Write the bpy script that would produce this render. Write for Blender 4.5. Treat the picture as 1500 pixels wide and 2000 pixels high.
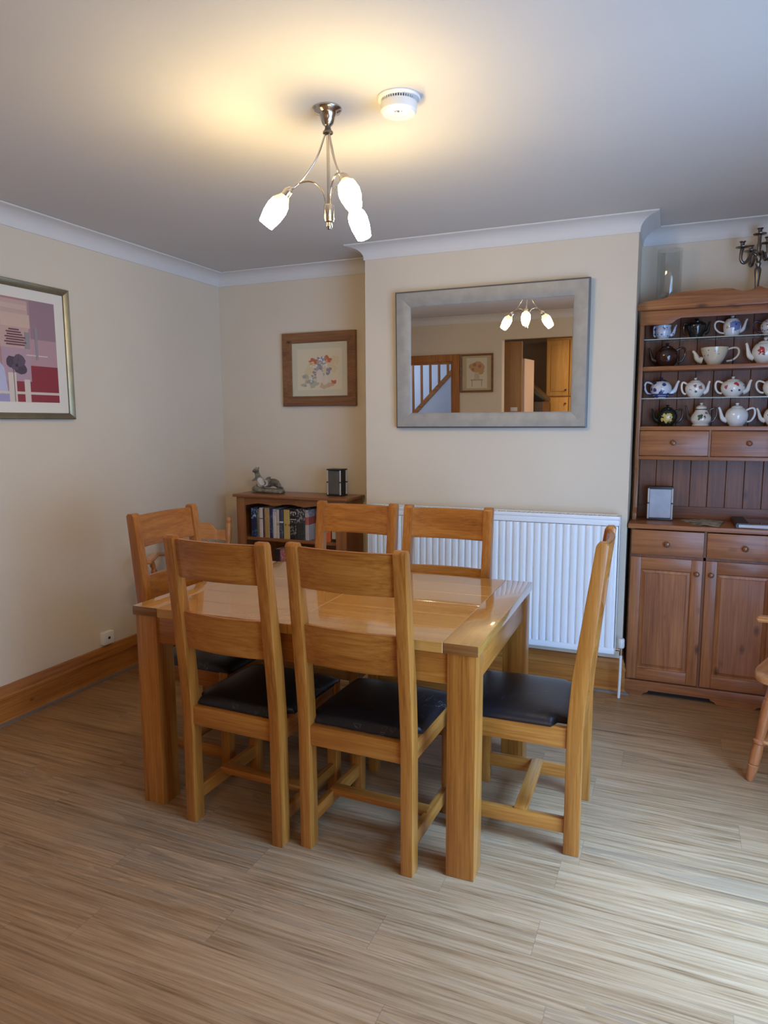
import bpy, bmesh, math, random
from mathutils import Vector, Matrix
random.seed(7)
for o in list(bpy.data.objects): bpy.data.objects.remove(o)
SC = bpy.context.scene
COL = SC.collection
PI = math.pi
# ------------------------------------------------------------------ camera
YAW, PITCH, ROLL, FPX = 0.39840867, -0.12947854, -0.00436489, 1350.25
CAMPOS = Vector((2.95931, -4.10402, 1.44693))
_f = Vector((-math.sin(YAW)*math.cos(PITCH), math.cos(YAW)*math.cos(PITCH), math.sin(PITCH)))
_r = Vector((math.cos(YAW), math.sin(YAW), 0)); _u = _r.cross(_f)
_r2 = _r*math.cos(ROLL)+_u*math.sin(ROLL); _u2 = _u*math.cos(ROLL)-_r*math.sin(ROLL)
cd = bpy.data.cameras.new('camera'); cam = bpy.data.objects.new('camera', cd); COL.objects.link(cam)
M = Matrix((_r2, _u2, -_f)).transposed().to_4x4(); M.translation = CAMPOS; cam.matrix_world = M
cd.sensor_fit = 'VERTICAL'; cd.sensor_height = 36.0; cd.sensor_width = 27.0; cd.lens = FPX/2000*36.0
cd.clip_start = 0.02; cd.clip_end = 100
SC.camera = cam
# ------------------------------------------------------------------ light and exposure
SC.view_settings.view_transform = 'Standard'; SC.view_settings.look = 'None'
SC.view_settings.gamma = 1.0; SC.view_settings.use_curve_mapping = False
SC.view_settings.exposure = 0.22
BULB = 106.0          # radiance of the three lit glass shades
W = bpy.data.worlds.new('world'); SC.world = W; W.use_nodes = True
W.node_tree.nodes['Background'].inputs[0].default_value = (0.62, 0.80, 1.0, 1)
W.node_tree.nodes['Background'].inputs[1].default_value = 1.2
def area(name, loc, direction, sx, sy, power, color):
    l = bpy.data.lights.new(name, 'AREA'); l.shape = 'RECTANGLE'; l.size = sx; l.size_y = sy
    l.energy = power; l.color = color
    o = bpy.data.objects.new(name, l); COL.objects.link(o); o.location = loc
    o.rotation_euler = Vector(direction).to_track_quat('-Z', 'Z').to_euler()
    return o
pd = area('patio_skylight', (4.34, -2.32, 1.62), (-1, 0.30, -1.45), 1.0, 1.2, 78, (0.19, 0.43, 1.0)); pd.data.spread = 1.25
gb = area('patio_ground_bounce', (4.14, -2.70, 1.04), (-0.70, 0.70, 0.05), 1.75, 1.95, 70, (0.29, 0.55, 1.0)); gb.data.spread = 2.5
area('kitchen_ceiling_light', (2.7, -5.5, 2.40), (0, 0.0, -1), 1.2, 0.5, 30, (1.0, 0.74, 0.44))
area('kitchen_daylight_fill', (3.85, -5.6, 1.5), (-1, 0.35, 0), 1.3, 1.1, 8, (0.75, 0.87, 1.0))  # added bluish fill from behind the camera; no kitchen window stands there
area('hall_daylight', (-0.9, -4.9, 2.30), (0.5, -0.3, -1), 0.8, 0.6, 14, (0.66, 0.80, 1.0))

# ------------------------------------------------------------------ room numbers
H = 2.4509; D = 0.3192; XA, XB = 1.2531, 2.7438; XR = 3.95; YF = -4.30
CP, CH = 0.0884, 0.0782; SK = 0.1836

# ------------------------------------------------------------------ material helpers
def new_mat(name):
    m = bpy.data.materials.new(name); m.use_nodes = True
    nt = m.node_tree; b = nt.nodes['Principled BSDF']
    return m, nt, b
def N(nt, t, **kw):
    n = nt.nodes.new(t)
    for k, v in kw.items():
        if k.startswith('i_'): n.inputs[k[2:].replace('_', ' ')].default_value = v
        else: setattr(n, k, v)
    return n
def L(nt, a, b): nt.links.new(a, b)
def math_n(nt, op, a=None, b=None, c=None):
    n = nt.nodes.new('ShaderNodeMath'); n.operation = op
    for i, v in enumerate((a, b, c)):
        if v is None: continue
        if hasattr(v, 'is_output'): nt.links.new(v, n.inputs[i])
        else: n.inputs[i].default_value = v
    return n.outputs[0]
def ramp(nt, fac, stops):
    n = nt.nodes.new('ShaderNodeValToRGB'); cr = n.color_ramp
    while len(cr.elements) < len(stops): cr.elements.new(0.5)
    for e, (p, c) in zip(cr.elements, stops): e.position = p; e.color = (*c, 1)
    nt.links.new(fac, n.inputs[0]); return n.outputs[0]
def mixc(nt, fac, a, b, mode='MIX'):
    n = nt.nodes.new('ShaderNodeMix'); n.data_type = 'RGBA'; n.blend_type = mode
    for i, v in ((0, fac), (6, a), (7, b)):
        if hasattr(v, 'is_output'): nt.links.new(v, n.inputs[i])
        elif i == 0: n.inputs[0].default_value = v
        else: n.inputs[i].default_value = (*v, 1)
    return n.outputs[2]
def bump(nt, b, height, strength, dist=0.002):
    n = nt.nodes.new('ShaderNodeBump'); n.inputs['Strength'].default_value = strength; n.inputs['Distance'].default_value = dist
    nt.links.new(height, n.inputs['Height']); nt.links.new(n.outputs[0], b.inputs['Normal'])
def plain(name, col, rough=0.5, metal=0.0, coat=0.0, spec=None, var=0.0):
    m, nt, b = new_mat(name)
    b.inputs['Roughness'].default_value = rough; b.inputs['Metallic'].default_value = metal
    b.inputs['Coat Weight'].default_value = coat; b.inputs['Coat Roughness'].default_value = 0.08
    if spec is not None: b.inputs['Specular IOR Level'].default_value = spec
    if var > 0:
        tc = N(nt, 'ShaderNodeTexCoord'); ns = N(nt, 'ShaderNodeTexNoise', i_Scale=18.0, i_Detail=4.0)
        L(nt, tc.outputs['Object'], ns.inputs['Vector'])
        c = ramp(nt, ns.outputs[0], [(0.3, tuple(x*(1-var) for x in col)), (0.7, tuple(min(1, x*(1+var)) for x in col))])
        L(nt, c, b.inputs['Base Color'])
    else:
        b.inputs['Base Color'].default_value = (*col, 1)
    return m
def wood(name, dark, mid, light, axis='z', rough=0.35, coat=0.0, knots=0.0, grain=1.0, figure=1.0, knotcol=None, gw=0.86, coatr=0.12):
    m, nt, b = new_mat(name)
    tc = N(nt, 'ShaderNodeTexCoord'); oi = N(nt, 'ShaderNodeObjectInfo')
    off = N(nt, 'ShaderNodeVectorMath', operation='SCALE'); off.inputs[0].default_value = (7.3, 5.1, 9.7)
    L(nt, oi.outputs['Random'], off.inputs['Scale'])
    add = N(nt, 'ShaderNodeVectorMath', operation='ADD')
    L(nt, tc.outputs['Object'], add.inputs[0]); L(nt, off.outputs[0], add.inputs[1])
    def mapped(a, c):
        mp = N(nt, 'ShaderNodeMapping'); s = [c, c, c]; s['xyz'.index(axis)] = a
        mp.inputs['Scale'].default_value = s; L(nt, add.outputs[0], mp.inputs['Vector']); return mp.outputs[0]
    n1 = N(nt, 'ShaderNodeTexNoise', i_Scale=1.0, i_Detail=2.0, i_Distortion=0.6); L(nt, mapped(0.45, 7.0), n1.inputs['Vector'])
    rings = math_n(nt, 'SINE', math_n(nt, 'MULTIPLY', n1.outputs[0], 30.0*figure))
    rings = math_n(nt, 'MULTIPLY_ADD', rings, 0.5, 0.5)
    n2 = N(nt, 'ShaderNodeTexNoise', i_Scale=1.0, i_Detail=5.0, i_Roughness=0.65); L(nt, mapped(4.5*grain, 150.0*grain), n2.inputs['Vector'])
    n3 = N(nt, 'ShaderNodeTexNoise', i_Scale=1.0, i_Detail=2.0); L(nt, mapped(0.5, 7.0), n3.inputs['Vector'])
    f = math_n(nt, 'MULTIPLY_ADD', rings, 0.15, -0.09)
    f = math_n(nt, 'MULTIPLY_ADD', n2.outputs[0], gw, math_n(nt, 'ADD', f, (0.86-gw)*0.5))
    f = math_n(nt, 'MULTIPLY_ADD', n3.outputs[0], 0.35, f)
    c = ramp(nt, f, [(0.30, dark), (0.55, mid), (0.80, light)])
    if knots > 0:
        v = N(nt, 'ShaderNodeTexVoronoi', i_Scale=1.0); L(nt, mapped(4.6, 9.0), v.inputs['Vector'])
        k = math_n(nt, 'SMOOTH_MIN', v.outputs['Distance'], 1.0, 0.05)
        kf = nt.nodes.new('ShaderNodeMapRange'); kf.inputs[1].default_value = 0.05; kf.inputs[2].default_value = 0.05+0.12*knots
        kf.inputs[3].default_value = 0.85; kf.inputs[4].default_value = 0.0; L(nt, k, kf.inputs[0])
        c = mixc(nt, kf.outputs[0], c, knotcol or tuple(x*0.35 for x in dark))
    L(nt, c, b.inputs['Base Color'])
    b.inputs['Roughness'].default_value = rough; b.inputs['Coat Weight'].default_value = coat
    b.inputs['Coat Roughness'].default_value = coatr
    bump(nt, b, n2.outputs[0], 0.12, 0.0008)
    return m
def family(name, *a, **k): return {ax: wood(name+'_'+ax, *a, axis=ax, **k) for ax in 'xyz'}
OAK = family('honey_oak', (0.175, 0.050, 0.0062), (0.31, 0.099, 0.0122), (0.42, 0.158, 0.026), rough=0.32, coat=0.12)
OAKT = family('table_oak', (0.27, 0.105, 0.015), (0.42, 0.185, 0.034), (0.53, 0.26, 0.06), rough=0.20, coat=1.0, gw=0.42, figure=0.5, coatr=0.05)
ENDG = wood('oak_end_grain', (0.10, 0.032, 0.006), (0.19, 0.068, 0.014), (0.27, 0.105, 0.025), axis='x', rough=0.35, coat=0.3)
PINE = family('antique_pine', (0.165, 0.050, 0.015), (0.285, 0.098, 0.030), (0.40, 0.155, 0.052), rough=0.38, coat=0.10, knots=1.0, figure=1.4)
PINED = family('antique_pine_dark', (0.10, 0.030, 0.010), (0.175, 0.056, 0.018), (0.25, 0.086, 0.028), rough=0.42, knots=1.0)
BOOKW = family('bookcase_pine', (0.17, 0.052, 0.014), (0.27, 0.094, 0.025), (0.37, 0.14, 0.042), rough=0.34, coat=0.2)
SKIRT = family('skirting_pine', (0.22, 0.066, 0.011), (0.37, 0.130, 0.022), (0.48, 0.19, 0.038), rough=0.36, coat=0.15, knots=0.5, figure=1.3)
FRAMEW = family('picture_frame_wood', (0.12, 0.046, 0.017), (0.21, 0.086, 0.031), (0.29, 0.13, 0.05), rough=0.5, knots=0.5)
FARM = family('farmhouse_pine', (0.38, 0.125, 0.035), (0.47, 0.19, 0.06), (0.58, 0.27, 0.10), rough=0.28, coat=0.3)
FARMD = family('farmhouse_pine_red', (0.27, 0.075, 0.02), (0.37, 0.115, 0.033), (0.46, 0.16, 0.05), rough=0.28, coat=0.3)
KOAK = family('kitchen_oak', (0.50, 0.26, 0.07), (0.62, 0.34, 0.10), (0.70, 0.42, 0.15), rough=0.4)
BRASSY = plain('brushed_gold_frame', (0.30, 0.26, 0.17), 0.36, 0.85, var=0.10)
CHROME = plain('brushed_nickel', (0.62, 0.57, 0.50), 0.16, 1.0)
PEWTER = plain('pewter', (0.22, 0.19, 0.165), 0.30, 1.0, var=0.25)
BLACK = plain('black_metal', (0.012, 0.011, 0.011), 0.35)
DARK = plain('dark_void', (0.01, 0.008, 0.008), 0.8)
RADW = plain('radiator_enamel', (0.80, 0.81, 0.82), 0.28, coat=0.2)
WHITEP = plain('white_plastic', (0.82, 0.80, 0.76), 0.35)
WHITEG = plain('white_gloss_paint', (0.82, 0.82, 0.80), 0.3)
SILVERF = plain('silver_leaf_frame', (0.33, 0.315, 0.29), 0.48, 0.15, var=0.10)
SILVERE = plain('silver_frame_edge', (0.16, 0.15, 0.145), 0.45, 0.4)
KNOBW = plain('turned_knob', (0.20, 0.075, 0.03), 0.25, coat=0.4, var=0.2)
MAT = plain('ivory_mount_board', (0.78, 0.71, 0.60), 0.7)
PAPER = plain('aged_paper', (0.80, 0.74, 0.62), 0.7)

def wall_mat(name, col, amt=0.03):
    m, nt, b = new_mat(name)
    tc = N(nt, 'ShaderNodeTexCoord')
    n1 = N(nt, 'ShaderNodeTexNoise', i_Scale=1.4, i_Detail=3.0); n2 = N(nt, 'ShaderNodeTexNoise', i_Scale=160.0, i_Detail=3.0)
    L(nt, tc.outputs['Object'], n1.inputs['Vector']); L(nt, tc.outputs['Object'], n2.inputs['Vector'])
    c = ramp(nt, n1.outputs[0], [(0.3, tuple(x*(1-amt) for x in col)), (0.7, tuple(x*(1+amt) for x in col))])
    L(nt, c, b.inputs['Base Color']); b.inputs['Roughness'].default_value = 0.75; b.inputs['Specular IOR Level'].default_value = 0.25
    bump(nt, b, n2.outputs[0], 0.12, 0.0006)
    return m
WALL = wall_mat('cream_emulsion', (0.715, 0.61, 0.475))
CEIL = wall_mat('white_ceiling_paint', (0.635, 0.60, 0.56), 0.015)
COVE = wall_mat('white_cove_paint', (0.72, 0.685, 0.65), 0.012)
HALLP = wall_mat('pale_hall_paint', (0.60, 0.64, 0.74), 0.02)
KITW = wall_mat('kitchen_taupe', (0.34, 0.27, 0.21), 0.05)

def floor_mat():
    m, nt, b = new_mat('oak_vinyl_planks')
    tc = N(nt, 'ShaderNodeTexCoord'); sp = N(nt, 'ShaderNodeSeparateXYZ'); L(nt, tc.outputs['Object'], sp.inputs[0])
    x, y = sp.outputs[0], sp.outputs[1]
    ry = math_n(nt, 'DIVIDE', math_n(nt, 'ADD', y, 2.22+15.0), 0.15)
    row = math_n(nt, 'FLOOR', ry); fy = math_n(nt, 'FRACT', ry)
    wn = N(nt, 'ShaderNodeTexWhiteNoise', noise_dimensions='1D'); L(nt, row, wn.inputs['W'])
    cx = math_n(nt, 'DIVIDE', math_n(nt, 'MULTIPLY_ADD', wn.outputs['Value'], 1.22, x), 0.92)
    colm = math_n(nt, 'FLOOR', cx); fx = math_n(nt, 'FRACT', cx)
    cb = N(nt, 'ShaderNodeCombineXYZ'); L(nt, row, cb.inputs[0]); L(nt, colm, cb.inputs[1])
    wn2 = N(nt, 'ShaderNodeTexWhiteNoise', noise_dimensions='2D'); L(nt, cb.outputs[0], wn2.inputs['Vector'])
    pid = wn2.outputs['Value']
    sh = N(nt, 'ShaderNodeVectorMath', operation='SCALE'); sh.inputs[0].default_value = (13.0, 7.0, 3.0); L(nt, pid, sh.inputs['Scale'])
    ad = N(nt, 'ShaderNodeVectorMath', operation='ADD'); L(nt, tc.outputs['Object'], ad.inputs[0]); L(nt, sh.outputs[0], ad.inputs[1])
    def mp(a, c):
        q = N(nt, 'ShaderNodeMapping'); q.inputs['Scale'].default_value = (a, c, 1); L(nt, ad.outputs[0], q.inputs['Vector']); return q.outputs[0]
    n1 = N(nt, 'ShaderNodeTexNoise', i_Scale=1.0, i_Detail=2.5, i_Distortion=0.8); L(nt, mp(0.9, 13.0), n1.inputs['Vector'])
    rings = math_n(nt, 'SINE', math_n(nt, 'MULTIPLY', n1.outputs[0], 34.0)); rings = math_n(nt, 'MULTIPLY_ADD', rings, 0.5, 0.5)
    n2 = N(nt, 'ShaderNodeTexNoise', i_Scale=1.0, i_Detail=5.0, i_Roughness=0.7); L(nt, mp(2.8, 120.0), n2.inputs['Vector'])
    n3 = N(nt, 'ShaderNodeTexNoise', i_Scale=1.0, i_Detail=2.0); L(nt, mp(1.5, 38.0), n3.inputs['Vector'])
    f = math_n(nt, 'MULTIPLY_ADD', rings, 0.10, 0.03)
    f = math_n(nt, 'MULTIPLY_ADD', n2.outputs[0], 0.74, f)
    f = math_n(nt, 'MULTIPLY_ADD', n3.outputs[0], 0.20, math_n(nt, 'ADD', f, 0.05))
    c = ramp(nt, f, [(0.37, (0.095, 0.042, 0.015)), (0.48, (0.235, 0.118, 0.046)), (0.60, (0.320, 0.174, 0.075)), (0.78, (0.40, 0.238, 0.112))])
    tint = ramp(nt, pid, [(0.0, (0.95, 0.94, 0.93)), (1.0, (1.04, 1.03, 1.02))])
    c = mixc(nt, 1.0, c, tint, 'MULTIPLY')
    n4 = N(nt, 'ShaderNodeTexNoise', i_Scale=1.0, i_Detail=3.0, i_Distortion=0.3); L(nt, mp(2.2, 70.0), n4.inputs['Vector'])
    st_ = nt.nodes.new('ShaderNodeMapRange'); st_.inputs[1].default_value = 0.60; st_.inputs[2].default_value = 0.72; st_.inputs[4].default_value = 0.42
    L(nt, n4.outputs[0], st_.inputs[0]); c = mixc(nt, st_.outputs[0], c, (0.105, 0.066, 0.040))
    n5 = N(nt, 'ShaderNodeTexNoise', i_Scale=1.0, i_Detail=1.0); L(nt, mp(0.6, 3.5), n5.inputs['Vector'])
    cg = math_n(nt, 'MULTIPLY', math_n(nt, 'GREATER_THAN', n5.outputs[0], 0.57), math_n(nt, 'GREATER_THAN', rings, 0.80))
    c = mixc(nt, math_n(nt, 'MULTIPLY', cg, 0.30), c, (0.105, 0.066, 0.040))
    ex = math_n(nt, 'MINIMUM', fx, math_n(nt, 'SUBTRACT', 1.0, fx)); ey = math_n(nt, 'MINIMUM', fy, math_n(nt, 'SUBTRACT', 1.0, fy))
    gx = math_n(nt, 'LESS_THAN', ex, 0.0012); gy = math_n(nt, 'LESS_THAN', ey, 0.006)
    g = math_n(nt, 'MULTIPLY', math_n(nt, 'MAXIMUM', gx, gy), 0.35)
    c = mixc(nt, g, c, (0.10, 0.065, 0.04))
    L(nt, c, b.inputs['Base Color']); b.inputs['Roughness'].default_value = 0.42
    b.inputs['Specular IOR Level'].default_value = 0.32
    bump(nt, b, n2.outputs[0], 0.10, 0.0006)
    return m
FLOOR = floor_mat()

def leather_mat():
    m, nt, b = new_mat('dark_brown_leather')
    tc = N(nt, 'ShaderNodeTexCoord')
    v = N(nt, 'ShaderNodeTexVoronoi', i_Scale=130.0); L(nt, tc.outputs['Object'], v.inputs['Vector'])
    n = N(nt, 'ShaderNodeTexNoise', i_Scale=7.0, i_Detail=6.0, i_Distortion=2.0); L(nt, tc.outputs['Object'], n.inputs['Vector'])
    cr = math_n(nt, 'LESS_THAN', math_n(nt, 'ABSOLUTE', math_n(nt, 'SUBTRACT', n.outputs[0], 0.63)), 0.004)
    c = mixc(nt, math_n(nt, 'MULTIPLY', cr, 0.5), (0.011, 0.007, 0.006), (0.14, 0.11, 0.10))
    L(nt, c, b.inputs['Base Color']); b.inputs['Roughness'].default_value = 0.36; b.inputs['Specular IOR Level'].default_value = 0.38
    bump(nt, b, v.outputs['Distance'], 0.25, 0.0006)
    return m
LEATHER = leather_mat()
def emit_mat(name, col, s):
    m, nt, b = new_mat(name)
    b.inputs['Base Color'].default_value = (0.9, 0.85, 0.75, 1)
    b.inputs['Emission Color'].default_value = (*col, 1); b.inputs['Emission Strength'].default_value = s
    return m
SHADE = emit_mat('lit_frosted_shade', (1.0, 0.75, 0.34), BULB)
SHADEC = emit_mat('amber_shade_collar', (1.0, 0.62, 0.12), 1.1)
def glass_mat(name, tint=(1, 1, 1), refl=0.06):
    m = bpy.data.materials.new(name); m.use_nodes = True; nt = m.node_tree; nt.nodes.clear()
    out = N(nt, 'ShaderNodeOutputMaterial'); t = N(nt, 'ShaderNodeBsdfTransparent'); g = N(nt, 'ShaderNodeBsdfGlossy')
    t.inputs[0].default_value = (*tint, 1); g.inputs['Roughness'].default_value = 0.02; g.inputs[0].default_value = (1, 1, 1, 1)
    lw = N(nt, 'ShaderNodeLayerWeight'); lw.inputs['Blend'].default_value = 0.25
    f = math_n(nt, 'MULTIPLY_ADD', lw.outputs['Facing'], 0.35, refl)
    mx = N(nt, 'ShaderNodeMixShader'); L(nt, f, mx.inputs[0]); L(nt, t.outputs[0], mx.inputs[1]); L(nt, g.outputs[0], mx.inputs[2])
    L(nt, mx.outputs[0], out.inputs[0]); return m
GLASS = glass_mat('clear_glass', (0.95, 0.96, 0.96))
GLASSG = glass_mat('green_edge_shelf_glass', (0.86, 0.92, 0.90), 0.05)
def mirror_mat():
    m = bpy.data.materials.new('silvered_glass'); m.use_nodes = True; nt = m.node_tree; nt.nodes.clear()
    out = N(nt, 'ShaderNodeOutputMaterial'); g = N(nt, 'ShaderNodeBsdfGlossy'); g.inputs['Roughness'].default_value = 0.0
    g.inputs[0].default_value = (0.92, 0.91, 0.90, 1); L(nt, g.outputs[0], out.inputs[0]); return m
MIRROR = mirror_mat()

# ------------------------------------------------------------------ mesh helpers
def merge(dst, src, mat=0):
    for f in src.faces: f.material_index = mat
    me = bpy.data.meshes.new('t'); src.to_mesh(me); src.free(); dst.from_mesh(me); bpy.data.meshes.remove(me)
def box(bm, x0, x1, y0, y1, z0, z1, bev=0.0, seg=2, mat=0):
    b = bmesh.new(); bmesh.ops.create_cube(b, size=1)
    for v in b.verts: v.co = Vector(((x0+x1)/2+v.co.x*(x1-x0), (y0+y1)/2+v.co.y*(y1-y0), (z0+z1)/2+v.co.z*(z1-z0)))
    if bev > 0: bmesh.ops.bevel(b, geom=list(b.edges), offset=bev, segments=seg, profile=0.6, affect='EDGES')
    merge(bm, b, mat); return bm
def prism(bm, pts, axis, a, b_, bev=0.0, seg=2, mat=0):
    """extrude a 2-D outline along an axis; pts are the two other coordinates in xyz order"""
    b = bmesh.new()
    def mk(p, t):
        c = list(p); c.insert('xyz'.index(axis), t); return b.verts.new(c)
    A = [mk(p, a) for p in pts]; B = [mk(p, b_) for p in pts]; n = len(pts)
    b.faces.new(A); b.faces.new(B)
    for i in range(n): b.faces.new((A[i], A[(i+1) % n], B[(i+1) % n], B[i]))
    bmesh.ops.recalc_face_normals(b, faces=b.faces)
    if bev > 0:
        es = [e for e in b.edges if e.calc_face_angle(0) > 0.5]
        bmesh.ops.bevel(b, geom=es, offset=bev, segments=seg, profile=0.6, affect='EDGES')
    merge(bm, b, mat); return bm
def lathe(bm, prof, seg=32, M=None, mat=0, sx=1.0, sy=1.0):
    b = bmesh.new(); rings = []
    for r, z in prof:
        if r < 1e-6: rings.append([b.verts.new((0, 0, z))])
        else: rings.append([b.verts.new((r*sx*math.cos(2*PI*i/seg), r*sy*math.sin(2*PI*i/seg), z)) for i in range(seg)])
    for A, B in zip(rings, rings[1:]):
        if len(A) == 1 and len(B) == 1: continue
        for i in range(seg):
            j = (i+1) % seg
            if len(A) == 1: b.faces.new((A[0], B[i], B[j]))
            elif len(B) == 1: b.faces.new((A[i], A[j], B[0]))
            else: b.faces.new((A[i], A[j], B[j], B[i]))
    bmesh.ops.recalc_face_normals(b, faces=b.faces)
    if M is not None: bmesh.ops.transform(b, matrix=M, verts=b.verts)
    merge(bm, b, mat); return bm
def axis_matrix(p0, p1):
    d = Vector(p1)-Vector(p0); q = d.to_track_quat('Z', 'Y'); m = q.to_matrix().to_4x4(); m.translation = Vector(p0); return m, d.length
def turned(bm, p0, p1, prof, seg=20, mat=0):
    m, l = axis_matrix(p0, p1); return lathe(bm, [(r, t*l) for t, r in prof], seg, m, mat)
def tube(bm, pts, rad, seg=12, mat=0, sm=0):
    pts = [Vector(p) for p in pts]
    rads = list(rad) if hasattr(rad, '__len__') else [rad]*len(pts)
    for _ in range(sm):
        np_, nr = [pts[0]], [rads[0]]
        for i in range(len(pts)-1):
            np_ += [pts[i]*0.75+pts[i+1]*0.25, pts[i]*0.25+pts[i+1]*0.75]; nr += [rads[i]*0.75+rads[i+1]*0.25, rads[i]*0.25+rads[i+1]*0.75]
        pts = np_+[pts[-1]]; rads = nr+[rads[-1]]
    b = bmesh.new(); rings = []; up = None
    for i, p in enumerate(pts):
        t = (pts[min(i+1, len(pts)-1)]-pts[max(i-1, 0)]).normalized()
        if up is None: up = t.orthogonal().normalized()
        up = (up-t*up.dot(t)).normalized(); s = t.cross(up)
        rings.append([b.verts.new(p+(up*math.cos(2*PI*k/seg)+s*math.sin(2*PI*k/seg))*rads[i]) for k in range(seg)])
    for A, B in zip(rings, rings[1:]):
        for k in range(seg): b.faces.new((A[k], A[(k+1) % seg], B[(k+1) % seg], B[k]))
    b.faces.new(rings[0]); b.faces.new(rings[-1]); bmesh.ops.recalc_face_normals(b, faces=b.faces)
    merge(bm, b, mat); return bm
def ball(bm, c, r, scale=(1, 1, 1), rot=None, mat=0, seg=20):
    b = bmesh.new(); bmesh.ops.create_uvsphere(b, u_segments=seg, v_segments=seg//2+2, radius=r)
    m = Matrix.Translation(Vector(c))
    if rot is not None: m = m @ rot
    m = m @ Matrix.Diagonal((*scale, 1)); bmesh.ops.transform(b, matrix=m, verts=b.verts); merge(bm, b, mat); return bm
def poly(bm, pts, mat=0):
    f = bm.faces.new([bm.verts.new(p) for p in pts]); f.material_index = mat; return f
def obj(name, bm, mats, parent=None, angle=35, loc=None, rot=None):
    me = bpy.data.meshes.new(name); bm.to_mesh(me); bm.free()
    for m in (mats if isinstance(mats, (list, tuple)) else [mats]): me.materials.append(m)
    for p in me.polygons: p.use_smooth = True
    me.set_sharp_from_angle(angle=math.radians(angle))
    o = bpy.data.objects.new(name, me); COL.objects.link(o)
    if parent: o.parent = parent
    if loc: o.location = loc
    if rot: o.rotation_euler = rot
    return o
def tag(o, label, cat, group=None):
    o['label'] = label; o['category'] = cat
    if group: o['group'] = group
    return o
def thing(name, label, cat, loc=(0, 0, 0), rz=0.0, group=None):
    o = bpy.data.objects.new(name, None); o.empty_display_size = 0.05; COL.objects.link(o)
    o.location = loc; o.rotation_euler = (0, 0, rz)
    return tag(o, label, cat, group)
def struct(name, bm, mats, angle=35):
    o = obj(name, bm, mats, None, angle); o['kind'] = 'structure'; return o
def dup(root, loc, rz, label, group=None):
    kids = {}
    for o in bpy.data.objects:
        if o.parent: kids.setdefault(o.parent, []).append(o)
    r = root.copy(); COL.objects.link(r); r.location = loc; r.rotation_euler = (0, 0, rz); r['label'] = label
    if group: r['group'] = group
    for ch in kids.get(root, []):
        c = ch.copy(); COL.objects.link(c); c.parent = r
        for g in kids.get(ch, []):
            d = g.copy(); COL.objects.link(d); d.parent = c
    return r
NB = bmesh.new

# ------------------------------------------------------------------ the setting
WT = 0.12
bm = NB(); box(bm, -1.6, XR+0.35, -7.3, 0.12, -0.08, 0.0); struct('floor', bm, FLOOR)
bm = NB(); box(bm, -1.6, XR+0.12, -7.3, 0.12, H, H+0.1); struct('ceiling', bm, CEIL)
bm = NB(); box(bm, -WT, 0, YF-WT, WT, 0, H); struct('wall_left', bm, WALL)
bm = NB(); box(bm, 0, XR+WT, 0, WT, 0, H); struct('wall_back', bm, WALL)
bm = NB(); box(bm, XA, XB, -D, 0, 0, H); struct('wall_chimney', bm, WALL)
PY0, PY1, PZ = -3.62, -1.78, 2.06      # patio door opening in the right wall
bm = NB()
box(bm, XR, XR+WT, PY1, 0, 0, H); box(bm, XR, XR+WT, YF-WT, PY0, 0, H); box(bm, XR, XR+WT, PY0, PY1, PZ, H)
struct('wall_right', bm, WALL)
DX0, DX1, DZ = -0.0+0.02, 0.58, 1.965        # hall doorway, seen in the mirror
KX0 = 1.14                                   # end of the wall where the kitchen opens
bm = NB()
box(bm, DX1, KX0, YF-WT, YF, 0, H); box(bm, 0.0, DX1, YF-WT, YF, DZ, H); box(bm, KX0, XR, YF-WT, YF, 2.18, H)
struct('wall_front', bm, WALL)
bm = NB()
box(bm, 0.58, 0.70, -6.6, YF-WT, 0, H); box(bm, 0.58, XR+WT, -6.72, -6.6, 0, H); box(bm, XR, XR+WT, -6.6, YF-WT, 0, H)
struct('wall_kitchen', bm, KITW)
bm = NB(); box(bm, -1.55, 0.58, -5.92, -5.80, 0, H); box(bm, -1.55, -1.45, -5.8, YF-WT, 0, H); box(bm, -1.45, -WT, YF-WT, YF, 0, H)
struct('wall_hall', bm, HALLP)
bm = NB(); box(bm, 0.56, 0.58, -5.8, YF-WT, 0, H); struct('wall_hallside', bm, HALLP)

def run(name, pts, prof, mats, closed=True, skip=()):
    """sweep a (distance from wall, height) profile round the room with mitred corners; one object per wall"""
    n = len(pts); off = []
    for i in range(n):
        d0 = (Vector(pts[i])-Vector(pts[i-1])).normalized(); d1 = (Vector(pts[(i+1) % n])-Vector(pts[i])).normalized()
        n0 = Vector((d0.y, -d0.x)); n1 = Vector((d1.y, -d1.x))
        if not closed and i == 0: n0 = n1
        if not closed and i == n-1: n1 = n0
        off.append((n0+n1)/(1+n0.dot(n1)))
    out = []
    for i in range(n if closed else n-1):
        if i in skip: continue
        j = (i+1) % n; b = NB()
        A = [b.verts.new((pts[i][0]+off[i].x*d, pts[i][1]+off[i].y*d, z)) for d, z in prof]
        B = [b.verts.new((pts[j][0]+off[j].x*d, pts[j][1]+off[j].y*d, z)) for d, z in prof]
        m = len(prof)
        for k in range(m): b.faces.new((A[k], A[(k+1) % m], B[(k+1) % m], B[k]))
        b.faces.new(A); b.faces.new(B); bmesh.ops.recalc_face_normals(b, faces=b.faces)
        mt = mats if not isinstance(mats, dict) else mats['x' if abs(pts[j][0]-pts[i][0]) > abs(pts[j][1]-pts[i][1]) else 'y']
        out.append(struct(name[i] if isinstance(name, list) else name, b, mt, 25))
    return out
ring = [(0, YF), (0, 0), (XA, 0), (XA, -D), (XB, -D), (XB, 0), (XR, 0), (XR, YF)]
cove = [(0, H-0.001), (CP+0.004, H-0.001), (CP+0.004, H-0.007), (CP-0.004, H-0.009)]
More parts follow.
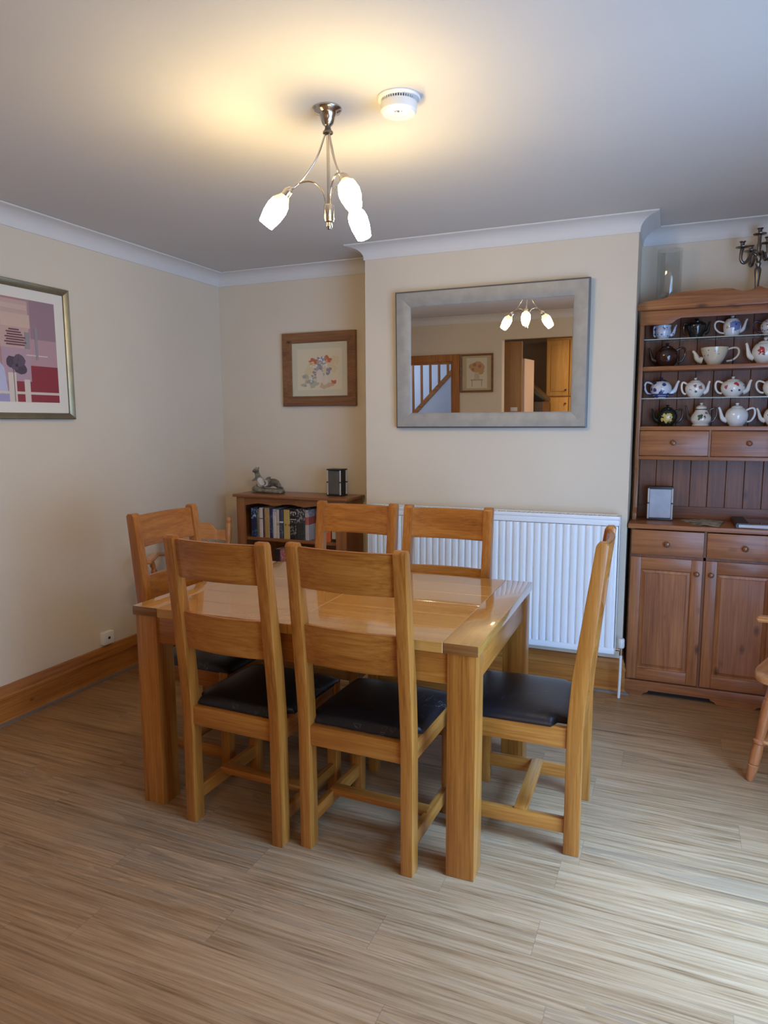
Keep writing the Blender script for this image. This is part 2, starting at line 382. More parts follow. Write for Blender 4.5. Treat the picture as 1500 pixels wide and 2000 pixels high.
for k in range(1, 12):
    t = PI/2*(1-k/12.0); cove.append((0.006+(CP-0.012)*(1-math.cos(t)), H-CH+0.010+(CH-0.020)*math.sin(t)))
cove += [(0.006, H-CH), (0, H-CH)]
run(['trim_%d' % (i+1) for i in range(8)], ring, cove, COVE)
skp = [(0, 0), (0.030, 0), (0.030, 0.012), (0.022, 0.020), (0.021, 0.118), (0.025, 0.122), (0.025, 0.132), (0.019, 0.142), (0.018, 0.158), (0.013, 0.168), (0.010, 0.180), (0.004, SK), (0, SK)]
run(['baseboard_left', 'baseboard_back', 'baseboard_return', 'baseboard_chimney', 'baseboard_chimneyside', 'baseboard_alcove', 'baseboard_right', 'x'], ring, skp, SKIRT, skip=(6, 7))
strip = plain('grey_floor_edging', (0.17, 0.13, 0.10), 0.5)
run(['trim_9', 'trim_10', 'trim_11', 'trim_12', 'trim_13', 'trim_14', 'x', 'x'], [(p[0], p[1]) for p in ring], [(0.030, 0), (0.042, 0), (0.040, 0.008), (0.030, 0.013)], strip, skip=(6, 7))

# patio door in the right wall (daylight side)
dr = thing('door_1', 'white glazed patio door in the right wall', 'door', (XR+0.05, (PY0+PY1)/2, 0)); dr['kind'] = 'structure'
bm = NB(); hw = (PY1-PY0)/2
box(bm, -0.035, 0.035, -hw, -hw+0.06, 0, PZ, 0.004); box(bm, -0.035, 0.035, hw-0.06, hw, 0, PZ, 0.004)
box(bm, -0.035, 0.035, -hw, hw, PZ-0.06, PZ, 0.004); box(bm, -0.035, 0.035, -hw, hw, 0.0, 0.05, 0.004); box(bm, -0.035, 0.035, -0.05, 0.05, 0.0, PZ, 0.004)
obj('door_frame', bm, WHITEG, dr)
for s in (-1, 1):
    bm = NB(); a, b_ = sorted((s*0.05, s*(hw-0.06))); box(bm, -0.004, 0.004, a, b_, 0.05, PZ-0.06); obj('glass_pane', bm, GLASS, dr)
bm = NB(); tube(bm, [(-0.04, 0.02, 1.0), (-0.075, 0.02, 1.0), (-0.08, 0.13, 1.0)], 0.008, sm=1); obj('door_handle', bm, CHROME, dr)
# doorway to the hall: pine lining and architrave
dh = thing('door_2', 'pine doorway to the hall, reflected in the mirror', 'door', (0, YF, 0)); dh['kind'] = 'structure'
bm = NB()
box(bm, DX1-0.004, DX1+0.075, -0.0, 0.018, 0, DZ+0.075, 0.005); box(bm, 0.034, DX1-0.004, 0.0, 0.018, DZ-0.004, DZ+0.075, 0.005)
obj('architrave', bm, SKIRT['z'], dh)
bm = NB(); box(bm, DX1-0.03, DX1, -WT, 0.0, 0, DZ); box(bm, 0.03, DX1-0.03, -WT, 0, DZ-0.03, DZ); obj('door_lining', bm, SKIRT['z'], dh)

# ------------------------------------------------------------------ dining table
TX, TY, TYAW, TL, TW, TLEG, TOV = 1.77619, -1.69663, 0.013073, 1.3157, 0.9108, 0.0927, 0.0074
tb = thing('dining_table', 'large polished honey oak dining table in the middle of the room', 'table', (TX, TY, 0), TYAW)
a, b_ = TL/2, TW/2; EB = 0.112; zt, z0 = 0.775, 0.7407
for s in (-1, 1):
    bm = NB(); x0, x1 = sorted((s*0.0006, s*(a-EB-0.0004)))
    nb = 6
    for k in range(nb):
        y0 = -b_+TW*k/nb; box(bm, x0, x1, y0+0.0002, y0+TW/nb-0.0002, z0, zt, 0.0012, 1)
    obj('top_leaf', bm, OAKT['x'], tb)
    bm = NB(); x0, x1 = sorted((s*(a-EB), s*a)); box(bm, x0, x1, -b_, b_, z0, zt, 0.003)
    for f in bm.faces:
        if abs(f.normal.y) > 0.9: f.material_index = 1
    obj('end_board', bm, [OAKT['y'], ENDG], tb)
la, lb = a-TOV, b_-TOV
for sx in (-1, 1):
    for sy in (-1, 1):
        bm = NB(); x0, x1 = sorted((sx*la, sx*(la-TLEG))); y0, y1 = sorted((sy*lb, sy*(lb-TLEG)))
        box(bm, x0, x1, y0, y1, 0, z0, 0.003); obj('leg', bm, OAK['z'], tb)
for sy in (-1, 1):
    bm = NB(); y0, y1 = sorted((sy*(lb-0.008), sy*(lb-0.032))); box(bm, -la+TLEG, la-TLEG, y0, y1, 0.638, z0, 0.002); obj('apron', bm, OAK['x'], tb)
for sx in (-1, 1):
    bm = NB(); x0, x1 = sorted((sx*(la-0.008), sx*(la-0.032))); box(bm, x0, x1, -lb+TLEG, lb-TLEG, 0.638, z0, 0.002); obj('apron', bm, OAK['y'], tb)

# ------------------------------------------------------------------ six dining chairs
CW, CHH, TB, DT, DP, PW = 0.4127, 1.0693, 0.0596, 0.0388, 0.0516, 0.0409
def make_chair(name, label):
    t = thing(name, label, 'chair', group='oak dining chairs round the table')
    prof = [(0, 0), (DP, 0), (DP, 0.36), (DP*0.99, 0.44), (DP*0.93, 0.50), (DP*0.76, 0.62)]
    top = [(-TB+DT, CHH-0.012), (-TB+DT-0.010, CHH), (-TB+0.008, CHH), (-TB, CHH-0.010)]
    back = [(-TB*0.245, 0.62), (-0.004, 0.50), (0, 0.43)]
    pr = prof+top+back
    for s in (-1, 1):
        bm = NB(); x0, x1 = sorted((s*CW/2, s*(CW/2-PW))); prism(bm, pr, 'x', x0, x1, 0.0035); obj('rear_leg', bm, OAK['z'], t)
    def mid(z):
        k = max(0, (z-0.50)/(CHH-0.50)); return -k*TB+ (DP*(1-k)+DT*k)/2+0.002
    xi = CW/2-PW+0.004
    for za, zb in ((0.663, 0.797), (0.922, 1.057)):
        b = NB(); n = 14; rows = []
        for i in range(n+1):
            u = -1+2*i/n; x = u*xi; bow = -0.020*(1-u*u)
            q = []
            for z in (za, zb):
                ym = mid(z)+bow; q += [(x, ym-0.010, z), (x, ym+0.010, z)]
            rows.append([b.verts.new(p) for p in (q[0], q[1], q[3], q[2])])
        for A, B in zip(rows, rows[1:]):
            for k in range(4): b.faces.new((A[k], A[(k+1) % 4], B[(k+1) % 4], B[k]))
        b.faces.new(rows[0]); b.faces.new(rows[-1]); bmesh.ops.recalc_face_normals(b, faces=b.faces)
        bmesh.ops.bevel(b, geom=[e for e in b.edges if e.calc_face_angle(0) > 0.9], offset=0.003, segments=2, affect='EDGES')
        obj('back_slat', b, OAK['x'], t)
    YL = 0.430                                    # front of the front legs
    for s in (-1, 1):
        bm = NB(); x0, x1 = sorted((s*CW/2, s*(CW/2-PW))); box(bm, x0, x1, YL-PW, YL, 0, 0.445, 0.003); obj('front_leg', bm, OAK['z'], t)
    bm = NB(); box(bm, -CW/2+PW, CW/2-PW, 0.010, 0.034, 0.372, 0.441, 0.003); obj('seat_rail', bm, OAK['x'], t)
    bm = NB(); box(bm, -CW/2+PW, CW/2-PW, YL-0.032, YL-0.008, 0.372, 0.441, 0.003); obj('seat_rail', bm, OAK['x'], t)
    for s in (-1, 1):
        bm = NB(); x0, x1 = sorted((s*(CW/2-0.006), s*(CW/2-0.030))); box(bm, x0, x1, DP-0.002, YL-PW+0.002, 0.372, 0.441, 0.003); obj('seat_rail', bm, OAK['y'], t)
        bm = NB(); x0, x1 = sorted((s*(CW/2-0.010), s*(CW/2-0.032))); box(bm, x0, x1, DP-0.003, YL-PW+0.003, 0.070, 0.121, 0.003); obj('stretcher', bm, OAK['y'], t)
    bm = NB(); box(bm, -CW/2+0.018, CW/2-0.018, 0.178, 0.222, 0.104, 0.128, 0.003); obj('stretcher', bm, OAK['x'], t)
    # padded leather seat, notched round the rear posts
    b = NB(); nx, ny = 24, 24; g = {}
    for side in (0, 1):
        for i in range(nx+1):
            for j in range(ny+1):
                u, v = -1+2*i/nx, -1+2*j/ny
                x = u*(CW/2-0.004); y = 0.236+v*0.200
                if side == 0:
                    e = max(abs(u), abs(v)); r = (1-abs(u)**5)*(1-abs(v)**5)
                    z = 0.449+0.027*min(1, r)**0.45+0.008*(1-u*u)*(1-v*v)
                else: z = 0.4412
                if v < -0.72 and abs(u) > 0.76: x = math.copysign(min(abs(x), CW/2-PW-0.004), u)
                g[side, i, j] = b.verts.new((x, y, z))
    for i in range(nx):
        for j in range(ny):
            b.faces.new((g[0, i, j], g[0, i+1, j], g[0, i+1, j+1], g[0, i, j+1])); b.faces.new((g[1, i, j], g[1, i, j+1], g[1, i+1, j+1], g[1, i+1, j]))
    def side_faces(seq):
        for p, q in zip(seq, seq[1:]): b.faces.new((g[(0,)+p], g[(1,)+p], g[(1,)+q], g[(0,)+q]))
    side_faces([(i, 0) for i in range(nx+1)]); side_faces([(i, ny) for i in range(nx+1)])
    side_faces([(0, j) for j in range(ny+1)]); side_faces([(nx, j) for j in range(ny+1)])
    bmesh.ops.remove_doubles(b, verts=b.verts, dist=1e-5); bmesh.ops.recalc_face_normals(b, faces=b.faces)
    obj('seat', b, LEATHER, t, 60)
    return t
CG = 'oak dining chairs round the table'
cA = make_chair('dining_chair', 'oak ladder-back chair on the near side of the table, beside the near left table leg')
cA.location = (1.574, -2.207, 0); cA.rotation_euler = (0, 0, -0.034)
dup(cA, (2.040, -2.186, 0), -0.027, 'oak ladder-back chair on the near side of the table, beside the near right table leg')
dup(cA, (2.718, -1.675, 0), 1.593, 'oak chair seen side-on at the right end of the table, with creased dark leather seat')
dup(cA, (0.911, -1.671, 0), -1.590, 'oak chair at the left end of the table, its tall back nearest the left wall')
dup(cA, (1.574, -1.180, 0), 3.156, 'oak chair on the far side of the table, its back in front of the bookcase')
dup(cA, (2.026, -1.176, 0), 3.177, 'oak chair on the far side of the table, its back in front of the radiator')

# ------------------------------------------------------------------ radiator
rd = thing('radiator', 'white ribbed panel radiator on the chimney breast behind the table', 'radiator', ((1.318+2.713)/2, -D, 0))
rw = (2.713-1.318)/2; rz0, rz1 = 0.240, 0.965
bm = NB(); n = 36; pitch = (2*rw-0.03)/n; prof = [(-rw+0.004, -0.100), (-rw+0.004, -0.113)]
for i in range(n):
    x = -rw+0.015+i*pitch
    for f, dy in ((0.0, -0.113), (0.14, -0.1215), (0.26, -0.1235), (0.74, -0.1235), (0.86, -0.1215)): prof.append((x+f*pitch, dy))
prof += [(rw-0.015, -0.113), (rw-0.004, -0.113), (rw-0.004, -0.100)]
prism(bm, prof, 'z', rz0+0.034, rz1-0.052); obj('ribbed_panel', bm, RADW, rd, 60)
bm = NB(); box(bm, -rw, rw, -0.121, -0.096, rz1-0.050, rz1-0.018, 0.006); box(bm, -rw, rw, -0.121, -0.096, rz0, rz0+0.034, 0.006); obj('header_band', bm, RADW, rd)
bm = NB(); box(bm, -rw+0.004, rw-0.004, -0.050, -0.040, rz0+0.01, rz1-0.02, 0.004); obj('rear_panel', bm, RADW, rd)
bm = NB(); box(bm, -rw, rw, -0.124, -0.116, rz1-0.018, rz1, 0.002); box(bm, -rw, rw, -0.042, -0.034, rz1-0.018, rz1, 0.002)
for i in range(60):
    x = -rw+0.02+i*(2*rw-0.04)/59; box(bm, x-0.004, x+0.004, -0.118, -0.040, rz1-0.008, rz1-0.003)
obj('top_grille', bm, RADW, rd)
for s in (-1, 1):
    bm = NB(); x0, x1 = sorted((s*rw, s*(rw+0.004))); box(bm, x0, x1, -0.121, -0.036, rz0+0.01, rz1, 0.0015); obj('side_panel', bm, RADW, rd)
for sx in (-0.45, 0.45):
    bm = NB(); box(bm, sx-0.02, sx+0.02, -0.042, -0.001, 0.45, 0.85, 0.002); obj('wall_bracket', bm, RADW, rd)
vm = plain('valve_white', (0.72, 0.70, 0.66), 0.4)
bm = NB(); lathe(bm, [(0, 0.275), (0.014, 0.275), (0.0165, 0.282), (0.0165, 0.318), (0.013, 0.324), (0, 0.324)], 20, Matrix.Translation((rw+0.032, -0.098, 0))); obj('valve_cap', bm, vm, rd)
bm = NB(); tube(bm, [(rw+0.004, -0.098, 0.262), (rw+0.032, -0.098, 0.262)], 0.008); tube(bm, [(rw+0.032, -0.098, 0.235), (rw+0.032, -0.098, 0.276)], 0.0095); obj('valve_body', bm, CHROME, rd)
bm = NB(); tube(bm, [(rw+0.032, -0.098, 0.24), (rw+0.031, -0.095, 0.1), (rw+0.029, -0.092, 0.0)], 0.0075); obj('pipe', bm, vm, rd)

# ------------------------------------------------------------------ mirror
MT = 0.021
mr = thing('wall_mirror', 'large landscape mirror in a wide brushed silver frame on the chimney breast', 'mirror', ((1.462+2.525)/2, -D-0.004, 1.413))
mr.rotation_euler = (MT, 0, 0)
mw, mh, fw = (2.525-1.462)/2, 0.757, 0.085
def frame(bm, w, h, f, y_out, y_in, th, mat_face=0, mat_edge=1, lip=0.008):
    """four mitred mouldings round a w x h rectangle (base at z = 0, centred on x), front towards -y"""
    loops = []
    for d, y in ((0, -0.0005), (0, y_out), (lip, y_out-0.004), (f*0.35, y_out-0.002), (f-lip*0.6, y_in), (f, y_in+0.004), (f, -0.0005)):
        loops.append([bm.verts.new(p) for p in ((-w+d, y, d), (w-d, y, d), (w-d, y, h-d), (-w+d, y, h-d))])
    for k, (A, B) in enumerate(zip(loops, loops[1:])):
        for i in range(4):
            fc = bm.faces.new((A[i], A[(i+1) % 4], B[(i+1) % 4], B[i])); fc.material_index = mat_edge if k in (0, 1) else mat_face
    bmesh.ops.recalc_face_normals(bm, faces=bm.faces); return bm
bm = frame(NB(), mw, mh, fw, -0.030, -0.016, 0.03); obj('frame', bm, [SILVERF, SILVERE], mr, 20)
bm = NB(); box(bm, -mw+fw-0.004, mw-fw+0.004, -0.011, -0.006, fw-0.004, mh-fw+0.004); obj('glass', bm, MIRROR, mr)

# ------------------------------------------------------------------ pictures
def picture(name, label, loc, rz, w, h, f, fm, edge, mount, win, art, lift=0.0):
    """win: (x0,x1,z0,z1) of the print inside the mount, art: list of (colour, polygons in 0..1 print space)"""
    p = thing(name, label, 'picture', loc, rz)
    bm = frame(NB(), w/2, h, f, -0.022, -0.014, 0.02, lip=0.004); obj('frame', bm, [fm, edge], p, 20)
    bm = NB(); box(bm, -w/2+f-0.003, w/2-f+0.003, -0.007, -0.002, f-0.003, h-f+0.003); obj('mount', bm, mount, p)
    bm = NB(); mats = []; x0, x1, q0, q1 = win
    for k, (colr, polys) in enumerate(art):
        mats.append(plain(name+'_ink_%d' % k, colr, 0.55))
        for q in polys:
            pts = [(x0+(x1-x0)*u, q0+(q1-q0)*v) for u, v in q]
            prism(bm, pts, 'y', -0.0074-0.00022*k-0.000008*polys.index(q), -0.0070, mat=k)
    obj('print', bm, mats, p)
    return p
def rect(a, b, c, d): return [(a, c), (b, c), (b, d), (a, d)]
def blob(cx, cy, rx, ry, n=12, j=0.25):
    return [(cx+rx*(1+random.uniform(-j, j))*math.cos(2*PI*i/n), cy+ry*(1+random.uniform(-j, j))*math.sin(2*PI*i/n)) for i in range(n)]
# flower painting in wooden frame
def dabs(n, cx, cy, sx, sy, r): return [blob(cx+random.gauss(0, sx), cy+random.gauss(0, sy), r*random.uniform(0.5, 1.3), r*random.uniform(0.5, 1.2), 9, 0.35) for _ in range(n)]
art = [((0.68, 0.57, 0.39), [rect(0, 1, 0, 1)]),
       ((0.66, 0.52, 0.30), dabs(10, 0.30, 0.45, 0.10, 0.10, 0.10)+dabs(8, 0.75, 0.55, 0.08, 0.12, 0.08)),
       ((0.58, 0.38, 0.24), dabs(10, 0.66, 0.12, 0.14, 0.025, 0.06)), ((0.46, 0.40, 0.28), dabs(10, 0.30, 0.18, 0.08, 0.06, 0.06)),
       ((0.40, 0.34, 0.32), dabs(14, 0.52, 0.60, 0.12, 0.10, 0.045)), ((0.28, 0.25, 0.30), dabs(12, 0.55, 0.64, 0.05, 0.09, 0.035)+dabs(7, 0.72, 0.45, 0.04, 0.04, 0.04)+dabs(6, 0.36, 0.42, 0.03, 0.08, 0.03)),
       ((0.34, 0.33, 0.28), dabs(10, 0.30, 0.22, 0.07, 0.05, 0.035)),
       ((0.70, 0.58, 0.46), [[(0.44, 0.18), (0.57, 0.18), (0.59, 0.36), (0.55, 0.48), (0.48, 0.48), (0.43, 0.38)], blob(0.66, 0.22, 0.05, 0.08)]),
       ((0.55, 0.14, 0.06), dabs(7, 0.38, 0.71, 0.035, 0.025, 0.035)+dabs(7, 0.71, 0.74, 0.03, 0.03, 0.035)+dabs(3, 0.27, 0.69, 0.02, 0.01, 0.02)+dabs(4, 0.82, 0.19, 0.03, 0.02, 0.03)),
       ((0.68, 0.33, 0.12), dabs(5, 0.69, 0.66, 0.03, 0.03, 0.025)+dabs(4, 0.33, 0.64, 0.03, 0.02, 0.025)),
       ((0.74, 0.70, 0.66), dabs(7, 0.55, 0.72, 0.05, 0.04, 0.022)+dabs(5, 0.40, 0.58, 0.06, 0.03, 0.018)+dabs(5, 0.31, 0.24, 0.03, 0.04, 0.015)+dabs(4, 0.64, 0.60, 0.03, 0.03, 0.02))]
picture('framed_picture', 'small flower painting in a brown wooden frame above the bookcase', (0.780, -0.002, 1.553), 0, 0.540, 0.477, 0.066, FRAMEW['x'], FRAMEW['x'],
        plain('sage_mount', (0.60, 0.53, 0.37), 0.7), (-0.166, 0.166, 0.105, 0.372), art)
# abstract print on the left wall; local x runs away from the camera towards the corner
def flip(polys): return polys
A = []
A.append(((0.40, 0.24, 0.25), [rect(0, 1, 0, 1)]))
A.append(((0.46, 0.22, 0.21), [rect(0.0, 0.72, 0.35, 1.0)]))
A.append(((0.55, 0.36, 0.30), [rect(0.56, 0.78, 0.35, 0.98), rect(0.2, 0.4, 0.1, 0.9)]))
A.append(((0.32, 0.20, 0.22), [rect(0.80, 1, 0.62, 1.0)]))
A.append(((0.47, 0.28, 0.29), [rect(0.74, 1.0, 0.36, 0.62)]))
A.append(((0.28, 0.035, 0.045), [rect(0.66, 1.0, 0.0, 0.36), rect(0.0, 0.45, 0.0, 0.2), rect(0.44, 0.50, 0.50, 0.86)]))
A.append(((0.46, 0.30, 0.33), [rect(0.56, 0.78, 0.20, 0.52)]))
A.append(((0.62, 0.42, 0.33), [rect(0.57, 0.79, 0.72, 0.85), rect(0.57, 0.77, 0.89, 0.94)]))
A.append(((0.50, 0.48, 0.62), [[(0.30, 0.0), (0.60, 0.0), (0.575, 0.32), (0.54, 0.38), (0.50, 0.55), (0.38, 0.5)]]))
A.append(((0.36, 0.31, 0.48), [[(0.30, 0.0), (0.60, 0.0), (0.60, 0.075), (0.30, 0.075)]]))
A.append(((0.68, 0.56, 0.47), [rect(0.60, 0.66, 0, 0.28), rect(0.72, 0.765, 0, 0.22), rect(0.30, 1.0, 0.075, 0.10), rect(0.75, 0.92, 0.455, 0.465)]))
A.append(((0.30, 0.26, 0.26), [rect(0.745, 0.78, 0.52, 0.68), rect(0.825, 0.845, 0.42, 0.74)]))
A.append(((0.17, 0.055, 0.07), [rect(0.665-0.062*math.sqrt(max(0.1, 1-(i/7.5)**2))-(0.012 if i % 2 else 0), 0.665+0.075*math.sqrt(max(0.1, 1-(i/7.0)**2))+(0.016 if i in (1, 3) else 0), 0.545+0.024*i, 0.558+0.024*i) for i in range(7)]))
A.append(((0.085, 0.055, 0.075), [blob(0.635, 0.38, 0.042, 0.06, j=0.12), blob(0.70, 0.32, 0.05, 0.055, j=0.12)]))
A.append(((0.12, 0.085, 0.11), [blob(0.69, 0.40, 0.045, 0.06, j=0.12), blob(0.655, 0.335, 0.026, 0.032, j=0.1)]))
A.append(((0.05, 0.03, 0.045), [blob(0.668, 0.352, 0.012, 0.016, j=0.1), [(0.668, 0.35), (0.685, 0.425), (0.689, 0.424)], [(0.668, 0.35), (0.72, 0.315), (0.721, 0.309)]]))
A.append(((0.20, 0.14, 0.15), [rect(0.640, 0.644, 0.0, 0.32)]))
PWID = 0.90
picture('framed_print', 'large red and mauve abstract print in a slim gold frame on the left wall', (0.002, -1.328-PWID/2, 1.468), PI/2, PWID, 0.660, 0.032, BRASSY, BRASSY,
        MAT, (-PWID/2+0.082, PWID/2-0.088, 0.084, 0.578), A)
art = [((0.66, 0.58, 0.44), [rect(0, 1, 0, 1)]), ((0.52, 0.30, 0.14), [blob(0.5, 0.70, 0.34, 0.2), blob(0.3, 0.55, 0.14, 0.1)]),
       ((0.40, 0.16, 0.10), [blob(0.35, 0.72, 0.08, 0.06), blob(0.6, 0.78, 0.08, 0.06), blob(0.68, 0.62, 0.07, 0.05)]),
       ((0.55, 0.44, 0.30), [[(0.36, 0.3), (0.64, 0.3), (0.60, 0.5), (0.40, 0.5)]]), ((0.35, 0.24, 0.16), [rect(0.2, 0.8, 0.26, 0.29), rect(0.25, 0.28, 0.06, 0.26), rect(0.72, 0.75, 0.06, 0.26)])]
picture('framed_picture', 'botanical print in a gilt frame beside the hall doorway, seen in the mirror', (0.856, YF+0.002, 1.610), PI, 0.378, 0.425, 0.022, FRAMEW['x'], FRAMEW['x'],
        plain('tan_mount', (0.50, 0.40, 0.24), 0.7), (-0.118, 0.118, 0.045, 0.38), art)

# ------------------------------------------------------------------ ceiling light
LX, LY = 1.874, -1.980
ch = thing('ceiling_light', 'brushed nickel ceiling light with three lit glass shades above the table', 'light', (LX, LY, H))
bm = NB(); lathe(bm, [(0, 0), (0.046, 0), (0.047, -0.005), (0.043, -0.011), (0.032, -0.016), (0.027, -0.022), (0.024, -0.034), (0.017, -0.050), (0.009, -0.056), (0, -0.056)], 32); obj('ceiling_rose', bm, CHROME, ch)
bm = NB(); lathe(bm, [(0, -0.054), (0.009, -0.055), (0.010, -0.063), (0.013, -0.069), (0.0165, -0.072), (0.0165, -0.077), (0.012, -0.080), (0, -0.080)], 24); obj('collar', bm, PEWTER, ch)
bm = NB(); tube(bm, [(0, 0, -0.076), (0, 0, -0.335)], 0.0058); obj('stem', bm, CHROME, ch)
zc = -0.298
bm = NB(); lathe(bm, [(0, zc), (0.0165, zc), (0.0175, zc-0.004), (0.0165, zc-0.045), (0.015, zc-0.052), (0.009, zc-0.056), (0.0095, zc-0.060), (0.011, zc-0.068), (0.007, zc-0.076), (0, zc-0.078)], 24); obj('cup', bm, CHROME, ch)
bcs = [(-0.169, -0.062), (0.144, -0.129), (0.027, 0.171)]
for bx, by in bcs:
    a_ = math.atan2(by, bx); ux, uy = math.cos(a_), math.sin(a_)
    def P(r, z): return (ux*r, uy*r, z)
    dv = Vector((ux*0.60, uy*0.60, -0.80)); c = Vector(P(0.180, -0.315))
    s0 = c-dv*0.060
    ar = obj('arm', tube(tube(NB(), [P(0.010, -0.079), P(0.035, -0.15), P(0.075, -0.205), P(0.115, -0.245), tuple(s0-dv*0.030)], 0.0032, sm=2), [P(0.010, zc), P(0.014, zc+0.035), P(0.040, zc+0.072), P(0.080, zc+0.078), P(0.118, zc+0.060), tuple(s0-dv*0.026)], 0.0030, sm=2), CHROME, ch)
    m, _ = axis_matrix(s0-dv*0.030, s0)
    bm = NB(); lathe(bm, [(0, -0.004), (0.007, -0.004), (0.009, 0.002), (0.0145, 0.008), (0.0155, 0.012), (0.0155, 0.036), (0, 0.036)], 20, m); obj('lamp_holder', bm, CHROME, ch)
    m, _ = axis_matrix(s0, c)
    bm = NB(); lathe(bm, [(0.0165, 0.004), (0.030, 0.026), (0.034, 0.046), (0.0325, 0.075), (0.025, 0.112), (0.022, 0.112), (0.028, 0.078), (0, 0.060)], 10, m); sh = obj('shade', bm, SHADE, ch, 25); sh['label'] = 'lit frosted glass shade'
    bm = NB(); lathe(bm, [(0.0160, 0.0005), (0.0175, 0.004), (0.031, 0.0255), (0.0302, 0.0262), (0.0165, 0.0045)], 10, m); obj('shade_collar', bm, SHADEC, ch, 25)

# smoke detector
sd = thing('smoke_detector', 'round white smoke detector on the ceiling beside the light', 'smoke detector', (2.112, -1.958, H))
bm = NB(); lathe(bm, [(0, 0), (0.067, 0), (0.068, -0.004), (0.065, -0.009), (0, -0.009)], 48); obj('base_plate', bm, WHITEP, sd)
bm = NB(); lathe(bm, [(0, -0.008), (0.051, -0.008), (0.051, -0.019), (0, -0.019)], 40); obj('vent_core', bm, plain('vent_grey', (0.10, 0.10, 0.11), 0.7), sd)
bm = NB()
for i in range(44):
    t = 2*PI*i/44; b = NB(); box(b, 0.049, 0.0555, -0.0013, 0.0013, -0.020, -0.008); bmesh.ops.rotate(b, verts=b.verts, cent=(0, 0, 0), matrix=Matrix.Rotation(t, 3, 'Z')); merge(bm, b)
obj('vent_ring', bm, WHITEP, sd)
bm = NB(); lathe(bm, [(0, -0.018), (0.056, -0.018), (0.0575, -0.022), (0.0565, -0.042), (0.050, -0.049), (0.034, -0.0515), (0.032, -0.0505), (0.030, -0.0515), (0, -0.0525)], 48); obj('cover', bm, WHITEP, sd)
bm = NB(); ball(bm, (0.018, -0.022, -0.0515), 0.0022, (1, 1, 0.5)); obj('indicator', bm, plain('indicator_grey', (0.12, 0.12, 0.12), 0.4), sd)
def text_mesh(name, s, size, mat, parent, M, depth=0.0003):
    cu = bpy.data.curves.new(name, 'FONT'); cu.body = s; cu.size = size; cu.extrude = depth; cu.align_x = 'CENTER'; cu.align_y = 'CENTER'
    t = bpy.data.objects.new(name, cu); COL.objects.link(t)
    dg = bpy.context.evaluated_depsgraph_get(); me = bpy.data.meshes.new_from_object(t.evaluated_get(dg))
    bpy.data.objects.remove(t); me.transform(M); me.materials.clear(); me.materials.append(mat)
    o = bpy.data.objects.new(name, me); COL.objects.link(o); o.parent = parent; return o
INK = plain('grey_print', (0.10, 0.10, 0.10), 0.6)
# read from the camera side: text up points away from the camera's feet, mirrored for a ceiling
fx = Matrix(((math.cos(0.40), math.sin(0.40), 0), (math.sin(0.40), -math.cos(0.40), 0), (0, 0, -1))).to_4x4()
text_mesh('marking', 'V8', 0.017, INK, sd, Matrix.Translation((0.004, -0.028, -0.0525)) @ fx)

# telephone socket on the left wall
ts = thing('phone_socket', 'small white telephone socket box just above the left skirting', 'socket', (0.0, -1.193, 0.186))
bm = NB(); box(bm, 0.0, 0.030, -0.039, 0.039, 0.012, 0.082, 0.004); obj('box', bm, WHITEP, ts)
bm = NB(); box(bm, 0.029, 0.0308, -0.007, 0.009, 0.040, 0.054, 0.0005); obj('port', bm, DARK, ts)

# ------------------------------------------------------------------ bookcase
bk = thing('bookcase', 'low brown pine bookcase in the left alcove behind the table', 'bookcase', (0.0, 0.0, 0.0))
BX0, BX1, BYF, BYB, BZ = 0.287, 1.096, -0.280, -0.034, 0.980
bm = NB(); box(bm, BX0-0.018, BX1+0.018, BYF-0.020, BYB, BZ-0.020, BZ, 0.006); obj('top', bm, BOOKW['x'], bk)
for x0, x1 in ((BX0, BX0+0.018), (BX1-0.018, BX1)):
    bm = NB(); box(bm, x0, x1, BYF+0.016, BYB, 0, BZ-0.020); obj('side_panel', bm, BOOKW['z'], bk)
for x0, x1 in ((BX0, BX0+0.062), (BX1-0.075, BX1)):
    bm = NB(); box(bm, x0, x1, BYF, BYF+0.018, 0, BZ-0.020, 0.003); obj('stile', bm, BOOKW['z'], bk)
pts = [(BX0+0.062, BZ-0.021), (BX0+0.062, 0.905)]; xa, xb = BX0+0.062, BX1-0.075
for i in range(61):
    t = i/60; x = xa+(xb-xa)*t; pts.append((x, 0.906+0.014*abs(math.sin(t*PI*3))**1.5+0.004*math.sin(t*PI)))
pts += [(xb, BZ-0.021)]
bm = NB(); prism(bm, pts, 'y', BYF+0.002, BYF+0.018); obj('scalloped_rail', bm, BOOKW['x'], bk)
bm = NB(); box(bm, BX0+0.018, BX1-0.018, BYB-0.006, BYB, 0.08, BZ-0.02); obj('back_panel', bm, BOOKW['z'], bk)
for z in (0.672, 0.365, 0.085):
    bm = NB(); box(bm, BX0+0.018, BX1-0.018, BYF+0.020, BYB-0.006, z, z+0.020, 0.002); obj('shelf', bm, BOOKW['x'], bk)
bm = NB(); box(bm, BX0+0.062, BX1-0.075, BYF+0.003, BYF+0.018, 0, 0.085); obj('plinth', bm, BOOKW['x'], bk)

